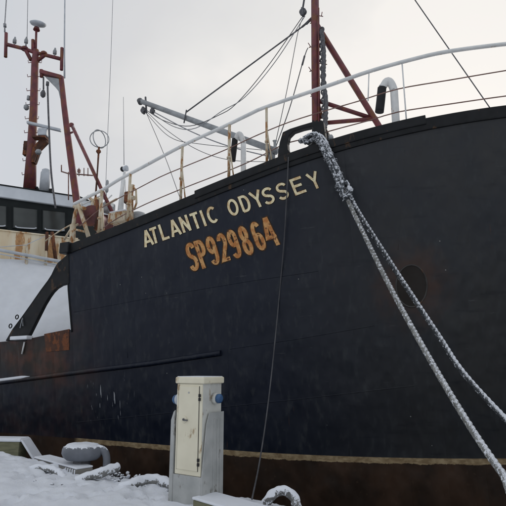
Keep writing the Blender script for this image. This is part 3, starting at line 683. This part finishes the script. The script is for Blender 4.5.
m = MB(); m.box((F(-24, 232)+F(74, 236))/2*Vector((1, 1, 0))+Vector((0, 0, zw-.03))+FN*.02 if 0 else Vector(((F(-24, 232).x+F(74, 236).x)/2, (F(-24, 232).y+F(74, 236).y)/2, zw-.02))+FN*.02, FD*1.6, FN*.025, Vector((0, 0, .02))); obj('drip_moulding', m, M_cream, wh)
# rusty pilaster and bridge-front rail
for x, y0, y1 in ((26.3, 245, 283), (45.6, 251, 275)):
    m = MB(); m.tube([F(x, y1, 1.0), F(x+.3, y0, 1.0)], .045, 6); m.box(F(x, (y0+y1)/2+6, 1.0), FD*.05, FN*.06, Vector((0, 0, .07))); obj('deck_post', m, M_whiterust, SHIP)
m = MB(); m.tube([F(x, 250+.19*x, 1.1) for x in (-30, 0, 30, 62, 69)], .05, 8); m.tube([F(x, 254+.19*x, 1.1) for x in (-30, 0, 30, 62)], .02, 6)
m.tube([F(-30, 250, 1.1), F(0, 247, 1.1), F(26, 245, 1.1), F(45, 236, 1.1)], .012, 6); m.tube([F(-30, 286, 1.05), F(0, 281, 1.05), F(27, 277, 1.05)], .018, 6)
obj('bridge_rail', m, M_steelw, SHIP, 'snow-dusted white rail below the wheelhouse')
m = MB(); m.tube([F(46, 262, .3), F(47, 232, .3)], .05, 6); m.tube([F(56, 262, .4), F(52, 232, .4)], .06, 6); obj('wall_pipe', m, M_rust, wh)
m = MB(); m.box(F(2, 284, 1.0), FD*.25, FN*.1, Vector((0, 0, .06))); obj('snowy_bracket', m, M_decksnow, SHIP, bevel=.03)
# snow-covered casing sloping to the deck
rows = []
for j in range(25):
    r = []
    for i in range(41):
        x = -60+145*i/40; k = j/24
        p = F(x, 258+.09*x, .9).lerp(L(x, 352, .9), k); p += Vector((0, 0, 1))*(.05*noise.noise(p*1.2)+.015*noise.noise(p*5)+.10*math.sin(k*3.14)); r.append(p)
    rows.append(r)
m = MB(); m.quadgrid(rows); obj('snowy_casing', m, M_decksnow, SHIP, 'snow-covered casing sloping down ahead of the wheelhouse')
m = MB(); q = [F(-30, 262, .93), F(12, 262, .93), F(13, 282, .93), F(-30, 283, .93)]; m.prism(q, -FN*.3)
obj('casing_panel', m, M_cream, SHIP, bevel=.01)

# radar mast ----------------------------------------------------------------
RY = 17.2
def Z(x, y, Y=RY): return V(x, y, Y)
m = MB(); m.tube([Z(29.5, 193), Z(31.5, 150), Z(33.7, 110), Z(35, 62), Z(36, 50)], [.235, .17, .148, .135, .11], 14)
m.tube([Z(24, 192), Z(30, 165)], .05, 6); m.tube([Z(35, 192), Z(33, 160)], .05, 6)
rm = obj('radar_mast', m, M_red, SHIP, 'dark red radar mast on the wheelhouse roof')
m = MB()
m.tube([Z(7, 44.5), Z(25, 49), Z(31, 60)], .075, 8); m.tube([Z(61, 59), Z(45, 55), Z(37, 61)], .075, 8); m.tube([Z(25, 49), Z(36, 53), Z(46, 55)], .075, 8)
m.tube([Z(6.2, 33), Z(5.6, 57)], .065, 8); m.tube([Z(62, 48), Z(61.5, 70)], .065, 8); m.tube([Z(33, 40), Z(33, 52)], .07, 8)
for x, y in ((25, 49), (44, 54)): m.lathe(Z(x, y-1), [(.14, -.08), (.12, .02), (.04, .08)], 10)
obj('crossarm', m, M_red, rm)
for x, y in ((14.5, 44), (26, 44), (54.7, 55)):
    m = MB(); m.tube([Z(x, y+3), Z(x, y-1)], .03, 6); m.lathe(Z(x, y-1), [(.07, 0), (.075, .12), (.04, .2), (.03, .26)], 10); obj('navigation_light', m, M_grey, rm)
m = MB(); m.tube([Z(35.8, 50), Z(36.3, 30)], .045, 8); m.lathe(Z(36.5, 30), [(.13, 0), (.10, .1)], 10); obj('dish_post', m, M_red, rm)
m = MB(); m.lathe(Z(38, 25), [(.10, -.06), (.26, -.02), (.31, .04), (.30, .08), (.2, .13), (.05, .15)], 24, Vector((.12, -.35, 1))); obj('antenna_dish', m, M_steelw, rm)
m = MB(); m.tube([Z(4.8, 32), Z(4.8, 24), Z(7, -10)], [.03, .02, .02], 6); m.tube([Z(5, 27), Z(4.8, 24)], .06, 8); obj('whip_antenna', m, M_wirelt, rm)
m = MB(); m.tube([Z(64.5, 78), Z(64.5, 40), Z(65, -15)], [.035, .03, .025], 6); obj('whip_antenna', m, M_steelw, rm)
m = MB(); m.tube([Z(27, 43), Z(28, -15)], .012, 5); obj('whip_antenna', m, M_wirelt, rm)
m = MB(); m.box(Z(44, 126.5, RY-.35), (Z(61, 130, RY-.35)-Z(27, 122, RY-.35))/2, Vector((0, .07, 0)), Vector((0, 0, .055))); sc = obj('radar_scanner', m, M_steelw, rm, bevel=.03)
m = MB(); c = Z(43.5, 133, RY-.35); m.box(c, Vector((.16, 0, 0)), Vector((0, .14, 0)), Vector((0, 0, .14))); obj('radar_gearbox', m, M_steelw, rm, bevel=.03)
m = MB(); m.prism([Z(x, y, RY-.3) for x, y in ((32, 148), (40, 139), (47.5, 137), (46, 141), (39, 148), (34, 162), (31, 162))], Vector((0, .25, 0))); m.box(Z(40, 138, RY-.35), Vector((.24, 0, .0)), Vector((0, .15, 0)), Vector((0, 0, .03)))
m.box(Z(27, 146), Vector((.09, 0, 0)), Vector((0, .1, 0)), Vector((0, 0, .16))); m.box(Z(26, 153), Vector((.08, 0, 0)), Vector((0, .1, 0)), Vector((0, 0, .1)))
m.tube([Z(35, 162, RY-.2), Z(42, 144, RY-.2)], .03, 6); obj('radar_bracket', m, M_rust, rm)
for c, P in ((Z(26.5, 107), [(.05, -.12), (.1, -.06), (.1, .04), (.04, .1)]), (Z(28.5, 98), [(.06, -.08), (.06, .08)]), (Z(38.5, 152, RY-.4), [(.08, -.08), (.12, 0), (.08, .08)])):
    m = MB(); m.lathe(c, P, 10); obj('floodlight', m, M_grey, rm)
for i in range(9):
    y = 62+i*14; x = 35-(y-60)*.055
    for s_ in (-1, 1):
        m = MB(); m.tube([Z(x, y), Z(x+s_*6.5, y+.8), Z(x+s_*6.8, y-1.6)], .014, 5); obj('mast_step_iron', m, M_red, rm)
m = MB(); m.lathe(Z(44, 192, RY-.5), [(.17, 0), (.17, .72), (.14, .76), (.14, .82), (.08, .86)], 20); obj('satellite_drum', m, M_steelw, SHIP, 'white upright cylinder on the roof')
m = MB(); m.tube([Z(x, y) for x, y in ((24, 189), (30, 187), (37, 188), (39, 192))], .06, 8); m.box(Z(51, 191, RY-.6), Vector((.06, 0, 0)), Vector((0, .06, 0)), Vector((0, 0, .07))); obj('roof_fitting', m, M_black, rm)
# gantry
GY = 14.2
m = MB(); m.box((Z(41, 72.5, GY)+Z(62, 78, GY))/2, (Z(62, 78, GY)-Z(40, 72, GY))/2, Vector((0, .09, 0)), Vector((0, 0, .06)))
m.tube([Z(61, 77, GY), Z(64, 105, GY), Z(69, 145, GY), Z(77, 203, GY), Z(80, 225, GY)], [.085, .09, .10, .11, .11], 12)
m.tube([Z(41.5, 70, GY), Z(41.5, 77, GY)], .06, 8); gt = obj('gantry', m, M_red, SHIP, 'dark red gantry post with a short top arm')
m = MB(); m.prism([Z(x, y, GY-.06) for x, y in ((45, 76.5), (61, 79), (63, 99), (60, 98), (58.5, 91), (54.5, 86), (50, 81.5))], Vector((0, .08, 0))); obj('gusset', m, M_grey, gt)
m = MB(); m.tube([Z(72, 125.5, GY-.3), Z(113, 214, GY-1.5)], .05, 8); m.lathe(Z(71.5, 125, GY-.3), [(.05, -.06), (.08, 0), (.05, .06)], 10, Vector((0, 1, 0))); m.tube([Z(68, 134, GY), Z(73, 132, GY)], .03, 6); obj('hydraulic_ram', m, M_red, gt)
m = MB(); m.tube([Z(43.5, 77, GY), Z(43.5, 89, GY)], .025, 6); m.lathe(Z(43, 94.5, GY), [(.03, -.1), (.075, -.05), (.085, .04), (.04, .14), (.02, .17)], 12); obj('pulley_block', m, M_wire, gt)
m = MB(); m.tube(path([Z(47.5, 83, GY-.1), Z(48.5, 115, GY-.1), Z(51, 170, GY-.1), Z(55.5, 208, GY-.1)], .2), .03, 8); m.lathe(Z(47.5, 84, GY-.1), [(.05, -.05), (.05, .07)], 8); obj('hose', m, M_wire, gt)
# loop direction finder and T antenna
m = MB(); c = Z(99.5, 139, 13); m.torus(c, Vector((.25, -1, 0)), .255, .014, 32, 6); m.torus(c, Vector((1, -.45, 0)), .255, .014, 32, 6)
lp = obj('loop_antenna', m, M_grey, SHIP, 'double ring direction-finding antenna')
m = MB(); m.tube([Z(99, 147, 13), Z(97.5, 170, 13), Z(95, 205, 13)], [.03, .022, .03], 8); m.lathe(Z(98.5, 152, 13), [(.03, -.05), (.07, 0), (.06, .05)], 10); obj('antenna_post', m, M_rust, lp)
m = MB()
m.tube([Z(61.5, 171.5, 15), Z(68, 173.5, 15), Z(93, 175.5, 15)], .022, 6); m.tube([Z(61.5, 165, 15), Z(61.5, 172, 15)], .02, 5)
for x in (79, 84, 88): m.tube([Z(x, 168, 15), Z(x, 176, 15)], .015, 5)
m.tube([Z(68.5, 200, 15), Z(68.5, 172, 15)], .018, 6); m.box(Z(79, 171, 15), Vector((.04, 0, 0)), Vector((0, .04, 0)), Vector((0, 0, .05))); obj('yagi_antenna', m, M_railred, SHIP)

# ------------------------------------------------------------------ ropes
def rope(m, P, r, twist=90, step=.012, n=18, amp=.15): m.tube(path(P, step), r, n, lobes=3, twist=twist, amp=amp)
BOL2 = Vector((3.15, 4.15, 0))
p_end = BOL2+Vector((0, 0, .30))
start = D(318, 139, -.03)
t1 = thing('mooring_rope', 'dark frosted mooring rope, the upper one running from the fairlead to the right', 'rope', start)
m = MB(); rope(m, [D(309, 143, .15), D(315, 138, .05), D(322, 142, -.10), V(333, 163, 8.55), V(349, 194, 8.4), V(360.5, 215.5, 8.2), V(396.5, 272, 7.8), V(438, 335, 7.3), V(463, 372.5, 6.95), V(505.5, 419, 6.5), V(556, 468, 5.5), p_end+Vector((.12, .1, .08))], .038, 90)
obj('rope_strands', m, M_ropedark, t1)
m = MB(); a = path([D(306, 141, .12), D(312, 136.5, .02), D(320, 139, -.08), V(329, 156, 8.5), V(337, 174, 8.43), V(344, 190, 8.38), V(348, 199, 8.3)], .012)
na = len(a)
for q in range(6):
    pts = []
    for i in range(0, na, 2):
        k = i/(na-1); t_ = (a[min(i+1, na-1)]-a[max(i-1, 0)]).normalized(); e_ = t_.cross(Vector((0, 0, 1))).normalized(); f2 = t_.cross(e_)
        th = q*1.05+i*.022*(1 if q % 2 else -.6)+.5*noise.noise(Vector((i*.05, q*7, 0))); R_ = (.068+.03*noise.noise(Vector((i*.04, q*3, 5))))*(1-.45*k)+(.055 if .80 < k < .95 else 0)
        pts.append(a[i]+e_*math.cos(th)*R_+f2*math.sin(th)*R_)
    m.tube(pts, [.036+.012*noise.noise(Vector((i*.3, q, 0))) for i in range(len(pts))], 9, jit=.5)
m.tube(path([D(306, 139, .1), D(303, 141, .12), D(300, 140, .14)], .02), .05, 10, jit=.5)
obj('chafe_wrap', m, M_chafe, t1)
m = MB()
for i in range(90):
    k = random.random(); p = a[int(k*(len(a)-1))]; d = Vector((random.uniform(-1, 1), random.uniform(-.7, -.1), random.uniform(-1, .3))).normalized()
    e = random.uniform(.10, .135); m.tube([p+d*.06, p+d*.10+Vector((0, 0, -.01)), p+d*e+Vector((0, 0, -.04))], .006, 4)
o = obj('frayed_yarn', m, M_chafe, t1); o['kind'] = 'stuff'
t2 = thing('mooring_rope', 'pale grey mooring rope, the lower and thicker one running from the fairlead to the right', 'rope', start+Vector((0, -.1, 0)))
m = MB(); rope(m, [D(310, 146, .15), D(316, 141, .02), D(324, 147, -.10), V(333, 163, 8.62), V(346, 196, 8.4), V(361, 228, 8.0), V(379.5, 266, 7.5), V(397, 300, 7.05), V(419, 340, 6.52), V(446, 387, 5.95), V(475, 434, 5.4), V(502, 473, 4.95), V(530, 510, 4.6), p_end], .035, 95)
obj('rope_strands', m, M_ropepale, t2); t1['group'] = t2['group'] = 'mooring ropes'
m = MB(); P = [D(288.5, 157, -.06), Hp(286.5, 200, .07), Hp(283.8, 245, .06), Hp(278, 310, .05), V(272, 370, 9.0), V(266, 420, 8.3), V(259, 465, 7.5), V(252, 499, 6.35)]
m.tube(path(P, .1), .012, 6); obj('hanging_line', m, M_ropeline, at=P[0], label='thin grey line hanging down the hull from the fairlead to the quay edge', cat='line')

# ------------------------------------------------------------------ quay furniture
Zu = Vector((0, 0, 1))
def bollard(base, label, d, k=1.15):
    b = thing('bollard', label, 'bollard', base, 0, None)
    m = MB(); m.lathe(base, [(.17, -.1), (.165, .05), (.14, .09), (.13, .28), (.14, .33)], 24); obj('pedestal', m, M_wire, b)
    m = MB()
    n = 28; prof = [(.12, .25), (.20, .26), (.245, .30), (.27, .36), (.265, .42), (.25, .455), (.22, .47), (.1, .485), (.01, .488)]
    b0 = len(m.v)
    for r, h in prof:
        for j in range(n):
            th = 2*math.pi*j/n; q = d*(math.cos(th)*r*1.05*k)+Vector((-d.y, d.x, 0))*math.sin(th)*r*.85*k; m.v.append(base+q+Zu*h)
    for i in range(len(prof)-1):
        for j in range(n): m.face([b0+i*n+j, b0+i*n+(j+1) % n, b0+(i+1)*n+(j+1) % n, b0+(i+1)*n+j], 0, True)
    m.face([b0+(len(prof)-1)*n+j for j in range(n)])
    obj('cap', m, M_bollard, b)
    m = MB(); m.tube(path([base+d*.14+Zu*.35, base+d*.28+Zu*.37, base+d*.345+Zu*.30, base+d*.365+Zu*.15, base+d*.36+Zu*.0], .03), [.055]*40, 12) if 0 else None
    pp = path([base+d*.16+Zu*.41, base+d*.29+Zu*.42, base+d*.37+Zu*.37, base+d*.405+Zu*.25, base+d*.40+Zu*.02], .03); m.tube(pp, .058, 12)
    obj('horn', m, M_bollard, b); 
    m = MB(); n = 24; b0 = len(m.v); pr = [(.23, .465), (.215, .488), (.15, .503), (.01, .508)]
    for r, h in pr:
        for j in range(n):
            th = 2*math.pi*j/n; m.v.append(base+d*(math.cos(th)*r*1.0*k-.01)+Vector((-d.y, d.x, 0))*math.sin(th)*r*.8*k+Zu*(h+.004*math.sin(5*th)))
    for i in range(len(pr)-1):
        for j in range(n): m.face([b0+i*n+j, b0+i*n+(j+1) % n, b0+(i+1)*n+(j+1) % n, b0+(i+1)*n+j], 0, True)
    m.face([b0+(len(pr)-1)*n+j for j in range(n)]); obj('snow_cap', m, M_snow, b)
    b['group'] = 'mooring bollards'; return b
gb = G(84, 476, 0); gb = EA+ED*((gb-EA).dot(ED))+EN*.42
bollard(G(81, 473)-Zu*.06, 'snow-topped iron bollard with a curved horn, left of the power pedestal', Vector((1, -.1, 0)).normalized())
bollard(BOL2, 'iron bollard on the quay with both mooring ropes made fast to it', ED)

# power cabinet
CB = G(199, 504.5, 0); cyaw = math.radians(33)
cab = thing('power_pedestal', 'cream and grey shore power pedestal with blue sockets standing in the snow', 'power pedestal', CB, 0)
# faces: front normal looks to the left-front, side normal to the right-front
xf = Vector((math.cos(cyaw), -math.sin(cyaw), 0)); yf = Vector((math.sin(cyaw), math.cos(cyaw), 0))   # xf along the front (left to right), yf away from viewer
near = V(203, 400, 6.25); near.z = 0
HW = .205; HD = .19
cc = near-xf*HW+yf*HD                                       # centre of the box
def K(x, y, z): return cc+xf*x+yf*y+Zu*z
tz = V(203, 381, 6.25).z
m = MB(); m.box(K(0, 0, (tz+.3)/2), xf*(HW-.004), yf*(HD-.004), Zu*((tz-.3)/2-.0)); body = obj('cabinet_body', m, M_cabside, cab, bevel=.006)
m = MB(); m.box(K(0, 0, tz+.005), xf*(HW+.022), yf*(HD+.022), Zu*.04); obj('cap', m, M_cabinet, cab, bevel=.015)
m = MB(); m.box(K(0, 0, tz+.047), xf*(HW+.005), yf*(HD+.005), Zu*.006); obj('snow_dusting', m, M_decksnow, cab, bevel=.005)
zd0 = V(190, 477, 6.25).z
m = MB(); m.box(K(0, -HD-.002, (tz-.04+zd0)/2), xf*(HW-.006), yf*.008, Zu*((tz-.04-zd0)/2)); fp = obj('front_panel', m, M_cabinet, cab, bevel=.004)
m = MB(); m.box(K(-.005, -HD-.013, (tz-.06+zd0+.05)/2), xf*(HW-.045), yf*.008, Zu*((tz-.06-zd0-.06)/2)); dr = obj('door', m, M_cabinet, cab, bevel=.005)
m = MB()
for q in (-1, 1): m.box(K(-.005+q*(HW-.043), -HD-.0125, (tz-.06+zd0+.05)/2), xf*.0025, yf*.004, Zu*((tz-.06-zd0-.055)/2))
obj('door_gap', m, M_rubber, cab)
for zz in (tz-.17, tz-.215, tz-1.0+.10, tz-1.0+.05): m = MB(); m.box(K(HW-.035, -HD-.024, zz), xf*.012, yf*.008, Zu*.017); obj('hinge', m, M_rubber, dr)
lz = V(190, 420.5, 6.25).z
m = MB(); m.lathe(K(-.06, -HD-.022, lz), [(.042, 0), (.042, .004), (.036, .006)], 20, -yf); obj('lock_plate', m, M_cabinet, dr)
m = MB(); m.lathe(K(-.065, -HD-.027, lz), [(.014, 0), (.014, .012)], 12, -yf); m.box(K(-.035, -HD-.036, lz-.006), xf*.035, yf*.006, Zu*.008); obj('lock_handle', m, M_wire, dr)
m = MB(); m.lathe(K(0, -HD-.022, tz-.14), [(.012, 0), (.012, .003)], 12, -yf); obj('door_rivet', m, M_zinc, dr)
# zinc sheath: plinth in front, tall side wings with chamfered tops
T = .012
m = MB(); m.box(K(0, -HD-.012, (zd0)/2-.02), xf*(HW+.01), yf*.006, Zu*(zd0/2+.016)); obj('front_plinth', m, M_zinc, cab, bevel=.003)
for q in (1, -1):
    x = q*(HW+.014); zt = V(217, 413, 6.3).z; zc = zt-.13
    if q < 0: P = [(-HD-.022, -.04), (-HD-.022, zc-.08), (-HD+.05, zt), (HD+.012, zt), (HD+.012, -.04)]
    else: P = [(-HD-.022, -.04), (-HD-.022, zd0), (-HD+.05, zc-.0), (-HD+.10, zt), (HD+.012, zt), (HD+.012, -.04)]
    m = MB(); m.prism([K(x, y, z) for y, z in P], xf*q*T); sd_ = obj('side_wing', m, M_zinc, cab, bevel=.002)
    if q < 0: m = MB(); m.prism([K(-HW-.012+x, -HD-.020, z) for x, z in [(0, -.04), (-.058, -.04), (-.058, zt-.10), (-.02, zt), (0, zt+.02)]], yf*.02); obj('wing_lip', m, M_zinc, sd_)
for yy in (.0, .07, .13): m = MB(); m.box(K(HW+.03, yy, 0.5), xf*.006, yf*.010, Zu*.50); obj('wing_rib', m, M_zinc, cab, bevel=.003)
sz = V(218, 399, 6.3).z
for q in (1, -1):
    c = K(q*HW, .03 if q > 0 else -.12, sz-(0 if q > 0 else .02)); ax = (xf*q)
    m = MB(); m.lathe(c, [(.066, 0), (.066, .05), (.058, .055)], 20, ax); so_ = obj('socket', m, M_cabside if q > 0 else M_steelw, cab, bevel=0)
    m = MB(); m.lathe(c+ax*.055, [(.05, 0), (.056, .01), (.056, .035), (.046, .05), (.03, .055)], 20, ax); obj('socket_lid', m, M_blue, so_)
m = MB(); m.tube([K(-HW-.02, -.05, sz+.06), K(-HW-.05, -.06, sz+.12), K(-HW-.02, -.08, sz+.16)], .008, 6); obj('wire_hook', m, M_wire, cab)

# timber stringers, snow boxes
def sbox(name, label, cat, c, ax, ay, h, mat, snow=.03, top_over=.0):
    t = thing(name, label, cat, Vector((c.x, c.y, 0)))
    m = MB(); m.box(c+Zu*(h/2), ax, ay, Zu*(h/2)); obj('block', m, mat, t, bevel=.012)
    m = MB(); m.box(c+Zu*(h+snow/2+.003), ax*(1.0+top_over), ay*(1.0+top_over), Zu*(snow/2)); obj('snow_cap', m, M_snow, t, bevel=snow*.48); return t
b = G(18, 460)
dd = Vector((.97, -.10, 0)).normalized(); pe = Vector((dd.y, -dd.x, 0)); pe = pe if pe.y > 0 else -pe
t = thing('timber_baulk', 'olive green timber baulk under snow at the left edge of the quay', 'timber', b)
hgt = V(18, 441, b.y).z; YB = b.y
m = MB(); m.box(b-dd*1.5+pe*.14+Zu*(hgt/2-.02), dd*1.49, pe*.14, Zu*(hgt/2)); obj('beam', m, M_olive, t, bevel=.01)
m = MB(); m.box(b-dd*1.5+pe*.14+Zu*(hgt+.012), dd*1.52, pe*.155, Zu*.03); m.prism([b+dd*.03+Zu*(hgt+.03), b+dd*.03+pe*.3+Zu*(hgt+.03), b+dd*.30+pe*.34-Zu*.0, b+dd*.33-Zu*.02], -dd*.05) ; obj('snow_cap', m, M_snow, t, bevel=.02)
P0, P1 = G(36, 456, .15), G(79, 467.5, .15); P0.z = P1.z = 0
q = (P1-P0); c = (P0+P1)/2; qn = q.normalized(); qp = Vector((-qn.y, qn.x, 0))
t = thing('edge_kerb', 'low snow-covered edge beam running from the baulk to the bollard', 'kerb', c)
m = MB(); m.box(c+Zu*.05+qp*.1, q/2, qp*.14, Zu*.07); obj('beam', m, M_concrete, t, bevel=.02)
m = MB(); m.box(c+Zu*.135+qp*.1, q/2*.99, qp*.14, Zu*.014); 
for i in range(5): m.box(P1-qn*(.04+i*.07)-qp*.045+Zu*.07, qn*.012, qp*.012, Zu*.05)
obj('snow_cap', m, M_snow, t, bevel=.012)
# snow-capped concrete step right of the cabinet
hh = .17
e0, e1, e2 = G(193, 497, hh), G(225, 506.5, hh), G(214, 491.5, hh); e0.z = e1.z = e2.z = 0
fn = (e1-e0).normalized(); fp_ = Vector((-fn.y, fn.x, 0)); wd_ = (e2-e0).dot(fp_)/2
t = thing('concrete_step', 'low snow-capped concrete step at the foot of the power pedestal', 'concrete block', e0)
m = MB(); m.box(e0+fn*.45+fp_*wd_+Zu*(hh/2-.03), fn*.45, fp_*wd_, Zu*(hh/2)); obj('block', m, M_olive, t, bevel=.01)
m = MB(); m.box(e0+fn*.45+fp_*wd_+Zu*(hh-.012), fn*.46, fp_*(wd_+.01), Zu*.015); obj('snow_cap', m, M_snow, t, bevel=.012)
# snow-coated hawsers lying about
def hawser(P, r, label, tw=30, amp=.14, mat=M_snowrope, smooth=0):
    m = MB(); m.tube(path(P, .015), r, 14, lobes=3, twist=tw, amp=amp, jit=.25); obj('hawser', m, mat, at=P[0], label=label, cat='rope')
hawser([G(76, 481, .06), G(90, 476, .12), G(104, 471.5, .17), G(118, 467, .20)], .066, 'snow-coated stub of thick hawser lying in front of the bollard', amp=.06)
hawser([G(120, 489, .05), G(131, 485, .10), G(143, 480.5, .13), G(156, 479.5, .14), G(167, 483, .13), G(178, 489.5, .09), G(186, 500, .03)], .066, 'snow-crusted hawser arching up to the left foot of the power pedestal')
hawser([V(258, 518, 6.2), V(264, 505, 6.15), V(273, 494.5, 6.1), V(281, 490.5, 6.1), V(290, 493.5, 6.1), V(296, 502, 6.1), V(298, 514, 6.1)], .054, 'snow-crusted hawser loop beside the low concrete step', tw=45)
hawser([G(20, 474, .02), G(34, 468.5, .11), G(46, 468, .12), G(56, 471, .09), G(63, 477, .05), G(58, 482, .0), G(46, 485, -.03)], .05, 'half-buried snow-coated rope lying in front of the low edge beam', tw=45)
m = MB()
for i in range(70):
    if i < 40: x = random.uniform(112, 178); y = 475+(x-112)*.22+random.uniform(-3, 7)
    else: x = random.uniform(2, 70); y = random.uniform(466, 486)
    p = G(x, y, .05); r = random.uniform(.012, .035); d = Vector((random.uniform(-1, 1), random.uniform(-1, 1), random.uniform(-.2, .6))).normalized()
    m.lathe(p-d*r*.5+Zu*.012, [(r*.5, 0), (r, r*.4), (r*.7, r*1.1), (r*.2, r*1.4)], 6, d)
o = obj('debris', m, M_ropedark, kind='stuff'); o['label'] = 'dark bits of rope and grit poking through the snow'
m = MB()
for i in range(110):
    x = random.uniform(100, 178); y = 475+(x-112)*.23+random.gauss(0, 3.5); p = G(x, y, .05); r = random.uniform(.010, .032)
    m.lathe(p-Zu*.01, [(r*random.uniform(.7, 1.5), 0), (r*random.uniform(.7, 1.2), r*.4), (r*random.uniform(.3, .8), r*.8), (r*.1, r)], 6, Vector((random.uniform(-.8, .8), random.uniform(-.8, .8), 1)))
o = obj('snow_clods', m, M_snow, kind='stuff'); o['label'] = 'small clods of snow along the quay edge'
